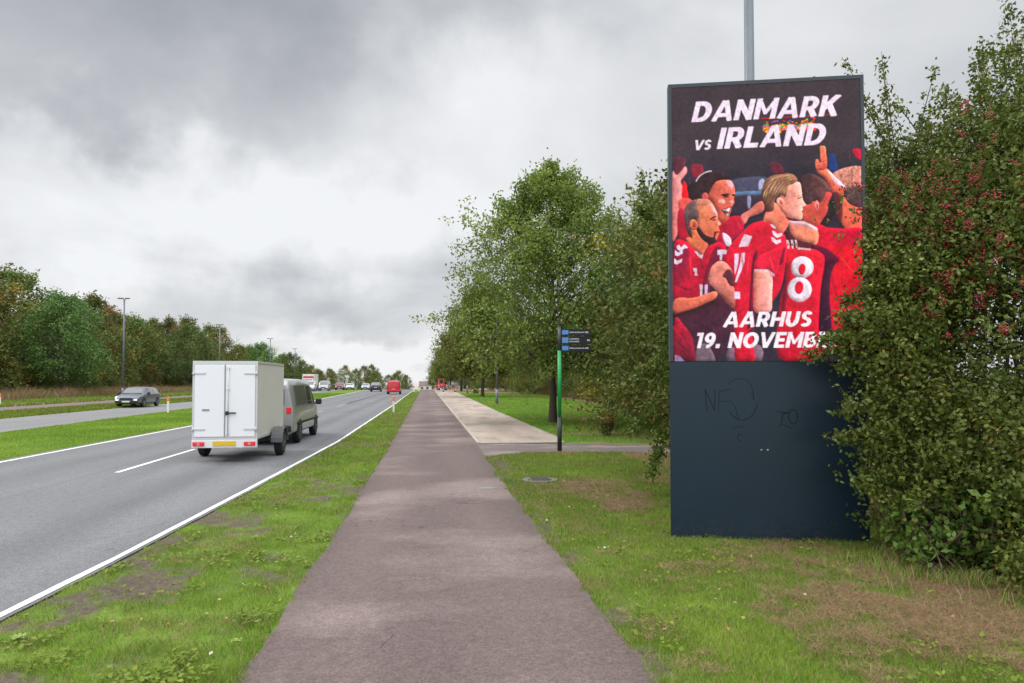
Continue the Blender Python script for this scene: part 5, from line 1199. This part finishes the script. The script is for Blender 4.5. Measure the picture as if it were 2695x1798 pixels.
# ------------------------------------------------------------------ vehicles
GLASS = simple('dark_glass', (.045, .052, .058), .05, noise=.1, nscale=2, spec=1.0, coat=1.0)
TYRE = simple('tyre_rubber', (.012, .012, .012), .85, noise=.2); RIM = simple('alloy', (.34, .35, .36), .35, metal=.7)
HUB = simple('steel_rim_grey', (.16, .165, .17), .5, metal=.4)
LRED = emis('tail_light_red', (.62, .02, .03), .25); LREDD = simple('tail_lens', (.36, .012, .02), .25); LWH = emis('head_light', (1, .97, .9), .45); BLK = simple('black_plastic', (.02, .02, .022), .6, noise=.15); PLW = simple('white_plate', (.62, .62, .60), .5); PLY = simple('yellow_plate', (.72, .46, .02), .5)
def paint_mat(name, c, metal=.35, rough=.33): return simple(name, c, rough, metal=metal, noise=.05, nscale=1.2, coat=.6)
def wheel(root, x, y, r, wd, side, rim=RIM):
    w_ = empty_child('wheel', root, (x, y, r))
    mb = MB(); s = side
    prof = [(0, r * .66), (.0, r * .9), (.02, r * .985), (.05, r), (wd - .05, r), (wd - .02, r * .985), (wd, r * .9), (wd, r * .66)]
    n = 28; rings = [[(s * (a_ - wd) , b_ * cos(t), b_ * sin(t)) for t in [2 * pi * k / n for k in range(n)]] for a_, b_ in prof]
    mb.rings(rings, caps=True, smooth=True); mb.build('tyre', TYRE, w_)
    mb = MB(); xo = s * .004
    mb.disc((xo, 0, 0), (1, 0, 0), r * .64, 24, r * .54)
    for k in range(5):
        a = 2 * pi * k / 5
        mb.poly([(xo + s * .002, r * (.08 * cos(a + q_) + rr_ * cos(a)), r * (.08 * sin(a + q_) + rr_ * sin(a))) for q_, rr_ in ((1.57, .0), (1.57, .57), (-1.57, .57), (-1.57, .0))])
    mb.disc((xo + s * .003, 0, 0), (1, 0, 0), r * .15, 12)
    mb.build('rim', rim, w_)
    return w_
def empty_child(name, root, loc):
    o = bpy.data.objects.new(name, None); sc.collection.objects.link(o); o.parent = root; o.location = loc; o.empty_display_size = .1; return o
def vehicle(name, label, cat, loc, rz, st, mat, wheels, wr, front_at, rear_at, side_rng, glass_top_inset=.1, group=None, lights='tail', plate=PLW, side_glass=True, rear_glass=True, mirrors_at=None, lit=True, rim=RIM, trim=True, tall_tail=True, rails=False):
    """st: list of stations (y, zb, zbelt, zroof, wb, wbelt, wroof), y forward. front_at/rear_at: station index pairs of windscreen and rear window"""
    root = empty(name, loc, rz, label, cat, group)
    def half(s):
        y, zb, zbelt, zr, wb, wbe, wr_ = s
        zr = max(zr, zbelt + .02)
        return [(0, zb), (wb * .80, zb), (wb, zb + .10), (wbe * 1.0, zb + (zbelt - zb) * .62), (wbe * .985, zbelt), (wr_ + (wbe - wr_) * .12, zbelt + (zr - zbelt) * .82), (wr_ * .93, zr - .015 * min(1, (zr - zbelt) * 3)), (0, zr + .02)]
    rings = []
    S = [half(s) for s in st]
    for s, hf in zip(st, S):
        full = [(x, s[0], z) for x, z in hf] + [(-x, s[0], z) for x, z in hf[-2:0:-1]]
        rings.append(full)
    # refine ring with Catmull-Rom, keep stations
    def refine(r):
        P = np.array(r); n = len(P); o = []
        for i in range(n):
            p0, p1, p2, p3 = P[i - 1], P[i], P[(i + 1) % n], P[(i + 2) % n]
            for s in (0, 1 / 3, 2 / 3):
                o.append(tuple(.5 * ((2 * p1) + (-p0 + p2) * s * .7 + (2 * p0 * .7 - 5 * p1 + .6 * p1 + (4 - .4 + .2) * p2 - .2 * p2 * 0 - p3 * .7 + (-.2) * p2 * 0) * 0) + (p2 - p1) * (s - s * .35) if False else p1 * (1 - s) + p2 * s))
        return o
    mb = MB(); mb.rings(rings, caps=True, smooth=False); body = mb.build('body', mat, root)
    bv = body.modifiers.new('bevel', 'BEVEL'); bv.width = .045; bv.segments = 3; bv.limit_method = 'ANGLE'; bv.angle_limit = R(14)
    body.data.polygons.foreach_set('use_smooth', [True] * len(body.data.polygons))
    # keep flat reading of big panels
    ym = lambda k: st[k][0]
    def at(y, v):  # point on right side at long. y, v in belt(0)..roof-edge(1)
        k = 0
        while k < len(st) - 2 and st[k + 1][0] < y: k += 1
        f = (y - st[k][0]) / (st[k + 1][0] - st[k][0] + 1e-9); a = S[k]; b = S[k + 1]
        A_ = np.array([a[4], a[5]]) * (1 - f) + np.array([b[4], b[5]]) * f
        q = A_[0] * (1 - v) + A_[1] * v
        return np.array([q[0], y, q[1]])
    off = .012
    if side_glass:
        for sgn in (1, -1):
            for (ya, yb, yc, yd) in side_rng:   # bottom rear, bottom front, top front, top rear
                mb = MB(); P = [at(ya, .08), at(yb, .08), at(yc, .92), at(yd, .92)]
                P = [p + np.array([off, 0, 0]) for p in P]
                ins = [p - np.array([.03, 0, 0]) for p in P]
                Q = [(sgn * p[0], p[1], p[2]) for p in P]; I = [(sgn * p[0], p[1], p[2]) for p in ins]
                mb.rings([I, Q] if sgn > 0 else [Q, I]); mb.build('side_window', GLASS, root)
    def screen(k, nm, lo=.06, hi=.94):
        a, b = st[k], st[k + 1]; a_, b_ = S[k], S[k + 1]
        def edge(f): 
            x = a_[5][0] * (1 - f) + b_[5][0] * f; y = a[0] * (1 - f) + b[0] * f; z = (a_[7][1]) * (1 - f) + b_[7][1] * f
            return x * .92, y, z
        n_ = np.array([b[0] - a[0], b_[7][1] - a_[7][1]]); n_ = np.array([-n_[1], n_[0]]); n_ = n_ / (np.linalg.norm(n_) + 1e-9) * .014
        if n_[1] < 0: n_ = -n_
        mb = MB(); out = []; inn = []
        for f, s in ((lo, 1), (hi, 1), (hi, -1), (lo, -1)):
            x, y, z = edge(f); out.append((s * x, y + n_[0], z + n_[1])); inn.append((s * x, y - n_[0] * 2, z - n_[1] * 2))
        mb.rings([inn, out]); mb.build(nm, GLASS, root)
    if front_at is not None: screen(front_at, 'windscreen')
    if rear_at is not None and rear_glass: screen(rear_at, 'rear_window')
    # arches and wheels
    for (y, ) in [(w0,) for w0 in wheels]:
        for sgn in (1, -1):
            wb_ = max(np.interp(y, [s[0] for s in st], [s[4] for s in st]), np.interp(y, [s[0] for s in st], [s[5] for s in st]))
            mb = MB(); n = 20; ro = wr * 1.17; pts = [(y + ro * cos(t), wr + ro * sin(t)) for t in np.linspace(-.25, pi + .25, n)]
            mb.rings([[(sgn * (wb_ - .05), py, pz) for py, pz in pts], [(sgn * (wb_ + .006), py, pz) for py, pz in pts]]); mb.build('wheel_arch', BLK, root)
            wheel(root, sgn * (wb_ + .012), y, wr, .2, sgn, rim)
    y0, zb, zbelt, _, wb, wbe, _ = st[0]; y1, zb1, zbelt1, _, wb1, wbe1, _ = st[-1]
    # rear
    for sgn in (1, -1):
        mb = MB(); zc = zbelt - .08
        if tall_tail: mb.box(*sorted((sgn * (wb - .015), sgn * (wb - .17))), y0 - .02, y0 + .12, zbelt - .16, zbelt + .04, .02)
        else: mb.box(*sorted((sgn * (wb - .01), sgn * (wb - .34))), y0 - .02, y0 + .10, zbelt - .22, zbelt - .06, .02)
        mb.build('taillight', LRED if lit and lights == 'tail' else LREDD, root)
        mb = MB(); mb.box(*sorted((sgn * (wb1 - .02), sgn * (wb1 - .27))), y1 - .14, y1 - .01 + .02, zbelt1 - .13, zbelt1 - .02, .02); mb.build('headlight', LWH if lights == 'head' else PLW, root)
    mb = MB(); mb.box(-wb + .02, wb - .02, y0 - .05, y0 + .1, zb + .03, zb + .22, .03); mb.build('rear_bumper', BLK if trim else mat, root)
    mb = MB(); mb.box(-wb1 + .04, wb1 - .04, y1 - .1, y1 + .05, zb1 + .0, zb1 + .17, .03); mb.build('front_bumper', BLK if trim else mat, root)
    mb = MB(); mb.box(-.42, .42, y1 - .02, y1 + .025, zb1 + .21, zb1 + .36, .01); mb.build('grille', BLK, root)
    mb = MB(); mb.box(-.26, .26, y0 - .062, y0 - .04 if plate is not None else y0, zb + .32, zb + .43); mb.build('number_plate', plate, root)
    mb = MB(); mb.box(-.26, .26, y1 + .052, y1 + .062, zb1 + .04, zb1 + .15); mb.build('number_plate', PLW, root)
    if mirrors_at is not None:
        for sgn in (1, -1):
            p = at(mirrors_at, .05); mb = MB(); x0_, x1_ = sorted((sgn * (p[0] + .04), sgn * (p[0] + .24))); mb.box(x0_, x1_, mirrors_at - .06, mirrors_at + .07, p[2] - .02, p[2] + .18, .03)
            mb.tube([(sgn * (p[0] - .05), mirrors_at, p[2]), (sgn * (p[0] + .06), mirrors_at, p[2] + .03)], .025, 6); mb.build('wing_mirror', BLK, root)
    if rails:
        for sgn in (1, -1):
            mb = MB(); k = len(st) // 2; mb.tube([(sgn * .56, st[2][0] + .3, st[2][3]), (sgn * .56, st[2][0] + .4, st[2][3] + .06), (sgn * .56, st[3][0] - .2, st[3][3] + .06), (sgn * .56, st[3][0] - .1, st[3][3])], .018, 6); mb.build('roof_rail', HUB, root)
    return root
VAN = [(0, .36, 1.08, 1.78, .90, .93, .76), (.10, .28, 1.10, 1.93, .94, .955, .80), (1.6, .26, 1.10, 1.97, .95, .965, .82), (3.25, .26, 1.10, 1.94, .95, .965, .81), (3.55, .26, 1.09, 1.86, .95, .96, .79), (4.20, .28, 1.06, 1.14, .94, .94, .80), (4.70, .28, .92, .98, .90, .90, .74), (4.90, .36, .76, .82, .82, .83, .66)]
EST = [(0, .36, .86, .90, .82, .84, .66), (.12, .28, .92, .98, .86, .88, .72), (.42, .24, .94, 1.36, .88, .90, .62), (1.0, .22, .93, 1.44, .89, .90, .64), (2.3, .22, .91, 1.45, .89, .90, .65), (2.7, .22, .90, 1.36, .89, .90, .62), (3.35, .22, .90, .97, .88, .89, .70), (4.1, .25, .78, .84, .85, .86, .66), (4.35, .34, .62, .68, .76, .78, .60)]
SUV = [(0, .42, 1.00, 1.06, .86, .88, .70), (.10, .34, 1.04, 1.12, .90, .92, .76), (.45, .30, 1.06, 1.60, .92, .94, .70), (1.0, .30, 1.06, 1.69, .93, .94, .71), (2.6, .30, 1.04, 1.69, .93, .94, .71), (2.95, .30, 1.03, 1.60, .93, .94, .68), (3.6, .30, 1.02, 1.10, .92, .93, .74), (4.35, .33, .92, .98, .89, .90, .70), (4.6, .42, .74, .80, .82, .83, .64)]
def car_loc(x, y): return (x, y, Z(y) + .009)
gv = vehicle('panel_van', 'grey green metallic van towing the white box trailer', 'van', car_loc(-4.83, 21.3), R(-.5), VAN, paint_mat('grey_green_metallic', (.37, .375, .375), .35, .34), (.95, 3.95), .335, 4, None,
    [(2.30, 3.85, 3.42, 2.35)], lights='tail', mirrors_at=3.75, lit=True, rim=HUB)
# rear doors, windows and side details of the near van
def van_details():
    mb = MB(); mb.box(-.68, -.03, -.022, .03, 1.16, 1.66, .02); mb.build('rear_door_window', GLASS, gv)
    mb = MB(); mb.box(.03, .68, -.022, .03, 1.16, 1.66, .02); mb.build('rear_door_window', GLASS, gv)
    pan = simple('grey_green_metallic_side_panel', (.13, .135, .125), .25, metal=.3)
    for sgn in (1, -1):
        mb = MB(); pts = [(.35, 1.17), (2.15, 1.17), (2.15, 1.76), (.42, 1.76)]
        q = [(sgn * (.962 - (z - 1.10) * .165 + .012), y, z) for y, z in pts]; r_ = [(x - sgn * .05, y, z) for x, y, z in q]
        mb.rings([r_, q] if sgn > 0 else [q, r_]); mb.build('side_panel', pan, gv)
        mb = MB(); mb.box(*sorted((sgn * .94, sgn * .985)), .55, 4.3, .58, .66, .01); mb.build('rubbing_strip', BLK, gv)
    mb = MB(); mb.tube([(0, -.02, .42), (0, -.14, .42), (0, -.16, .47)], .03, 8); mb.build('tow_bar', BLK, gv)
van_details()
vehicle('oncoming_car', 'dark grey blue estate car with lit headlights on the far carriageway', 'car', car_loc(-21.2, 56.9), R(180 + .8), EST, paint_mat('dark_grey_blue', (.14, .16, .19), .5, .26), (.85, 3.45), .33, 5, 1,
    [(.5, 1.35, 1.35, .72), (1.42, 2.25, 2.22, 1.42), (2.32, 3.1, 2.66, 2.30)], lights='head', mirrors_at=2.95, tall_tail=False)
vehicle('red_van', 'red delivery van driving away in the right lane near the crest', 'van', car_loc(-4.64, 101.5), R(-.3), VAN, paint_mat('red_van_paint', (.55, .015, .035), 0, .4), (.95, 3.95), .335, 4, None, [(2.30, 3.85, 3.42, 2.35)], plate=PLY, mirrors_at=3.75, lit=False, trim=False)
vehicle('dark_car', 'dark grey tall car driving away in the left lane beside the red van', 'car', car_loc(-8.9, 126), R(1.2), SUV, paint_mat('dark_grey_metallic', (.045, .048, .055), .4, .3), (.9, 3.7), .36, 5, 1, [(.55, 2.9, 2.85, .8)], mirrors_at=3.2, lit=False, tall_tail=False)
WV = paint_mat('white_car_paint', (.68, .69, .70), 0, .35)
vehicle('white_van', 'white van among the oncoming traffic, nearest the grey van mirror', 'van', car_loc(-21.6, 137), R(182), VAN, WV, (.95, 3.95), .335, 4, None, [(2.30, 3.85, 3.42, 2.35)], lights='head', mirrors_at=3.75)
vehicle('silver_van', 'silver grey van second in the oncoming queue before the red car', 'van', car_loc(-19.6, 141), R(182), VAN, paint_mat('silver_paint', (.42, .43, .44), .3), (.95, 3.95), .335, 4, None, [(2.30, 3.85, 3.42, 2.35)], lights='head', mirrors_at=3.75)
vehicle('red_car', 'dark red car with lit headlights in the oncoming queue', 'car', car_loc(-18.4, 155), R(183), SUV, paint_mat('dark_red_paint', (.22, .02, .03), .2), (.9, 3.7), .36, 5, 1, [(.55, 2.9, 2.85, .8)], lights='head', tall_tail=False)
vehicle('white_car', 'white car behind the dark red car in the oncoming queue', 'car', car_loc(-16.8, 160), R(183), EST, WV, (.85, 3.45), .33, 5, 1, [(.5, 3.0, 2.6, .8)], lights='head', tall_tail=False)
vehicle('small_car', 'small pale car at the crest just left of the dark grey car', 'car', car_loc(-13.2, 158), R(182), EST, paint_mat('pale_blue_paint', (.45, .52, .56), .2), (.85, 3.45), .33, 5, 1, [(.5, 3.0, 2.6, .8)], lights='head', tall_tail=False)
def lorry():
    root = empty('lorry', car_loc(-23.6, 150), R(181), 'white and red box lorry behind the oncoming white van', 'lorry')
    mb = MB(); mb.box(-1.2, 1.2, 0, 5.6, .95, 3.3, .04); mb.build('cargo_box', simple('lorry_box', (.66, .62, .60), .5), root)
    mb = MB(); mb.box(-1.0, 1.0, 5.615, 5.63, 2.3, 2.9, 0); mb.build('red_panel', simple('red_panel', (.5, .06, .06), .5), root)
    mb = MB(); mb.rings([[(x, y, z) for x, z in ((-1.1, .5), (1.1, .5), (1.1, 1.6), (1.0, zt_), (-1.0, zt_), (-1.1, 1.6))] for y, zt_ in ((5.75, 2.45), (6.9, 2.45), (7.5, 1.65))]); cab = mb.build('cab', WV, root)
    mb = MB(); mb.add([(-.95, 6.98, 2.38), (.95, 6.98, 2.38), (1.02, 7.48, 1.72), (-1.02, 7.48, 1.72)], [(0, 3, 2, 1)]); mb.build('windscreen', GLASS, cab)
    for y in (1.2, 6.6):
        for s in (1, -1): wheel(root, s * 1.16, y, .45, .28, s, HUB)
    for s in (1, -1):
        mb = MB(); mb.box(*sorted((s * .75, s * 1.05)), 7.48, 7.54, .75, .92, .02); mb.build('headlight', LWH, root)
lorry()

# ------------------------------------------------------------------ box trailer
def trailer():
    root = empty('box_trailer', (-4.65, 16.98, .009), R(0), 'white box trailer with twin rear doors and yellow number plate', 'trailer')
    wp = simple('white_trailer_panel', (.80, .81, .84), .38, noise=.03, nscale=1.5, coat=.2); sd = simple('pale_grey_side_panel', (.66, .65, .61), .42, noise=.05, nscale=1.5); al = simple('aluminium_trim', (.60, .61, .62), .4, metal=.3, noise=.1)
    W_, L_, z0, z1 = .73, 3.02, .55, 2.35
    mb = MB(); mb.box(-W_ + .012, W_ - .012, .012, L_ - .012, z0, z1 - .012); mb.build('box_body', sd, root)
    mb = MB()   # corner and edge profiles
    t = .045
    for x in (-W_, W_ - t):
        for y in (0, L_ - t): mb.box(x, x + t, y, y + t, z0 - .02, z1)
        mb.box(x, x + t, t + .001, L_ - t - .001, z1 - t, z1 - .001); mb.box(x, x + t, t + .001, L_ - t - .001, z0 - .02, z0 + t)
    mb.box(-W_ + t + .001, W_ - t - .001, .0, .04, z1 - .07, z1); mb.box(-W_ + t + .001, W_ - t - .001, .0, .04, z0 - .02, z0 + .035); mb.box(-W_ + t + .001, W_ - t - .001, L_ - .04, L_, z1 - t, z1)
    mb.build('edge_profiles', al, root)
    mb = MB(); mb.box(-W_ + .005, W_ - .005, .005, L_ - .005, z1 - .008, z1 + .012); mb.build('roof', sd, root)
    for s in (-1, 1):
        mb = MB(); xa, xb = sorted((s * .012, s * (W_ - t - .006))); mb.box(xa, xb, -.020, .010, z0 + .045, z1 - .08, .006); d = mb.build('rear_door', wp, root)
        for z in (z0 + .22, (z0 + z1) / 2 + .62):
            mb = MB(); xa, xb = sorted((s * (W_ - .30), s * (W_ + .004))); mb.box(xa, xb, -.034, -.020, z - .022, z + .022, .004); mb.tube([(s * (W_ - .03), -.034, z - .05), (s * (W_ - .03), -.034, z + .05)], .014, 8); mb.build('hinge', al, d)
    mb = MB(); x = .075; mb.tube([(x, -.045, z0 + .07), (x, -.045, z1 - .11)], .012, 8)
    for z in (z0 + .12, 1.1, 1.7, z1 - .16): mb.box(x - .03, x + .03, -.055, -.0205, z - .02, z + .02)
    mb.build('locking_bar', al, root)
    mb = MB(); mb.box(.02, .26, -.068, -.050, 1.13, 1.165, .006); mb.box(.02, .10, -.075, -.045, 1.10, 1.19, .01); mb.build('handle', BLK, root)
    mb = MB(); mb.box(-.50, -.34, -.03, -.0205, 1.20, 1.24); mb.build('door_stay', simple('door_stay_grey', (.25, .25, .25), .5), root)
    mb = MB(); mb.box(-.012, .012, -.026, -.008, z0 + .05, z1 - .085); mb.build('door_seal', simple('seal_grey', (.28, .28, .29), .7), root)
    # rear light beam
    mb = MB(); mb.box(-W_ + .0, W_ - .0, -.03, .05, .34, .525, .008); mb.build('light_beam', simple('beam_white', (.72, .73, .75), .45, noise=.05), root)
    for s in (-1, 1):
        mb = MB(); xa, xb = sorted((s * .44, s * .70)); mb.box(xa, xb, -.065, -.03, .385, .48, .012); mb.build('taillight', LRED, root)
        mb = MB(); mb.box(xa + .10, xa + .16, -.068, -.0655, .40, .465); mb.build('indicator_lens', simple('indicator_lens', (.6, .25, .25), .3), root)
    mb = MB(); mb.box(-.26, .26, -.045, -.03, .385, .495, .004); mb.build('number_plate', PLY, root)
    # chassis, axle, drawbar
    mb = MB()
    for s in (-1, 1): mb.box(s * .6 - .03, s * .6 + .03, .06, L_ - .05, .42, .53)
    mb.tube([(-.88, 1.62, .33), (.88, 1.62, .33)], .03, 8); mb.build('chassis', BLK, root)
    mb = MB(); mb.tube([(-.5, L_ - .1, .44), (0, L_ + 1.05, .44)], .035, 6); mb.tube([(.5, L_ - .1, .44), (0, L_ + 1.05, .44)], .035, 6); mb.tube([(0, L_ + .7, .44), (0, L_ + 1.25, .46)], .05, 8); mb.build('drawbar', al, root)
    mb = MB(); mb.tube([(.12, L_ + .75, .1), (.12, L_ + .75, .62)], .022, 8); mb.build('jockey_wheel', BLK, root)
    for s in (-1, 1):
        wheel(root, s * 1.02, 1.62, .32, .19, s, HUB)
        mb = MB(); rings = []
        for x in (s * .78, s * 1.06):
            rings.append([(x, 1.62 + .40 * cos(a), .33 + .40 * sin(a)) for a in np.linspace(.05, pi - .05, 12)] + [(x, 1.62 + .375 * cos(a), .33 + .375 * sin(a)) for a in np.linspace(pi - .05, .05, 12)])
        mb.rings(rings); mb.build('mudguard', simple('grey_mudguard', (.10, .105, .11), .5), root)
        mb = MB(); mb.box(*sorted((s * (W_ + .002), s * (W_ + .02))), 2.3, 2.4, .66, .71, .005); mb.build('side_marker', simple('amber_marker', (.6, .2, .02), .4), root)
trailer()

# ------------------------------------------------------------------ road works at the far end of the gravel path
OR = simple('orange_red_paint', (.62, .06, .03), .5); 
def barrier(loc, rz, label):
    root = empty('road_barrier', loc, rz, label, 'barrier', 'red and white barriers at the road works')
    wr_ = simple('barrier_white', (.6, .58, .57), .6)
    for z in (.45, .85):
        for i in range(6):
            mb = MB(); mb.box(-1.0 + i / 3, -1.0 + (i + 1) / 3 - .002, -.015, .015, z, z + .22); mb.build('stripe_board', OR if i % 2 == 0 else wr_, root)
    for s in (-.85, .85):
        mb = MB(); mb.box(s - .03, s + .03, .016, .05, 0, 1.1); mb.box(s - .05, s + .05, -.3, .3, -.02, .06); mb.build('stand', simple('barrier_stand', (.4, .4, .4), .6), root)
for x, y, r, lb in [(4.55, 136, 0, 'red and white barrier right of the orange digger'), (6.1, 132, 8, 'red and white barrier furthest right at the road works'), (2.35, 139, 12, 'red and white barrier beside the cycle path at the road works')]:
    barrier((x, y, .01), R(r), lb)
def cone(loc, label):
    root = empty('traffic_cone', loc, 0, label, 'traffic cone', 'red traffic cones at the road works')
    mb = MB(); mb.box(-.2, .2, -.2, .2, 0, .04); mb.build('base', BLK, root)
    mb = MB(); mb.tube([(0, 0, .04), (0, 0, .75)], [.16, .03], 12); mb.build('cone', OR, root)
    mb = MB(); mb.tube([(0, 0, .30), (0, 0, .46)], [.114, .082], 12, caps=False); mb.build('white_band', PLW, root)
cone((3.1, 124, .02), 'red traffic cone in front of the orange digger'); cone((5.0, 122, .02), 'red traffic cone on the right side of the gravel path')
def digger():
    root = empty('mini_digger', (3.35, 146, .02), R(8), 'orange red digger standing among the road works', 'digger')
    mb = MB(); 
    for s in (-1, 1): mb.rings([[(s * .75 + dx, 0 + a, b) for a, b in ((-1.0, .1), (-.8, 0), (.8, 0), (1.0, .1), (1.0, .4), (.8, .5), (-.8, .5), (-1.0, .4))] for dx in (-.16, .16)])
    mb.build('tracks', BLK, root)
    mb = MB(); mb.box(-.85, .85, -.95, .9, .55, 1.15, .08); mb.build('engine_cover', OR, root)
    mb = MB(); mb.rings([[(-.75, -.3, 1.151), (.35, -.3, 1.151), (.35, .9, 1.151), (-.75, .9, 1.151)], [(-.7, -.2, 2.35), (.3, -.2, 2.35), (.3, .75, 2.35), (-.7, .75, 2.35)]]); cab = mb.build('cab', OR, root)
    mb = MB(); mb.add([(-.62, -.285, 1.4), (.22, -.285, 1.4), (.2, -.225, 2.2), (-.6, -.225, 2.2)], [(0, 1, 2, 3)]); mb.build('cab_window', GLASS, cab)
    mb = MB(); mb.tube([(.55, .8, 1.1), (.55, 1.7, 2.3), (.55, 2.7, 1.9)], .11, 6); mb.tube([(.55, 2.7, 1.9), (.55, 2.9, .8)], .08, 6); mb.build('boom', OR, root)
    mb = MB(); mb.rings([[(.3, 2.7, .8), (.8, 2.7, .8), (.8, 3.1, .8), (.3, 3.1, .8)], [(.3, 2.6, .35), (.8, 2.6, .35), (.8, 2.9, .2), (.3, 2.9, .2)]]); mb.build('bucket', BLK, root)
digger()
def round_sign():
    root = empty('road_sign', (3.25, 134, .01), 0, 'round blue road sign standing in front of the digger', 'road sign')
    mb = MB(); mb.tube([(0, 0, 0), (0, 0, 1.0)], .03, 8); mb.build('post', MT['galv'], root)
    mb = MB(); mb.tube([(0, -.03, .75), (0, -.045, .75)], .36, 20, smooth=False); f = mb.build('sign_face', simple('blue_sign', (.05, .10, .45), .4), root)
    mb = MB(); mb.add([(-.04, -.047, .95), (-.04, -.047, .72), (-.12, -.047, .72), (0, -.047, .52), (.12, -.047, .72), (.04, -.047, .72), (.04, -.047, .95)], [(6, 5, 4, 3, 2, 1, 0)]); mb.build('arrow', PLW, f)
round_sign()
# far buildings beyond the crest
def house(name, loc, w_, d_, h_, rh, wall, roof, label, rz=0, nw=3):
    root = empty(name, loc, rz, label, 'building')
    mb = MB(); mb.box(-w_ / 2, w_ / 2, 0, d_, -2, h_); wl_ = mb.build('wall', simple('wall_render', wall, .8), root)
    mb = MB(); mb.rings([[(-w_ / 2 - .4, -.4, h_), (w_ / 2 + .4, -.4, h_), (w_ / 2 + .4, d_ + .4, h_), (-w_ / 2 - .4, d_ + .4, h_)], [(-w_ / 2 - .3, d_ / 2 - .1, h_ + rh), (w_ / 2 + .3, d_ / 2 - .1, h_ + rh), (w_ / 2 + .3, d_ / 2 + .1, h_ + rh), (-w_ / 2 - .3, d_ / 2 + .1, h_ + rh)]]); mb.build('roof', simple('roof_cladding', roof, .7), root)
    for i in range(nw):
        x = -w_ / 2 + (i + .5) * w_ / nw
        for z in ([h_ - 2.2] if h_ < 5 else [h_ - 2.2, h_ - 5.2]):
            mb = MB(); mb.box(x - .7, x + .7, -.03, .02, z, z + 1.3); mb.build('window', GLASS, root)
house('white_building', (.9, 420, -9.5), 9.5, 8, 8.8, 2.6, (.62, .60, .55), (.16, .12, .11), 'pale building with brown roof on the horizon where the cycle path ends')
house('white_building', (12.0, 230, Z(230)), 9, 7, 3.4, .8, (.50, .55, .56), (.25, .27, .28), 'white low building glimpsed under the avenue trees by the road works', R(20))
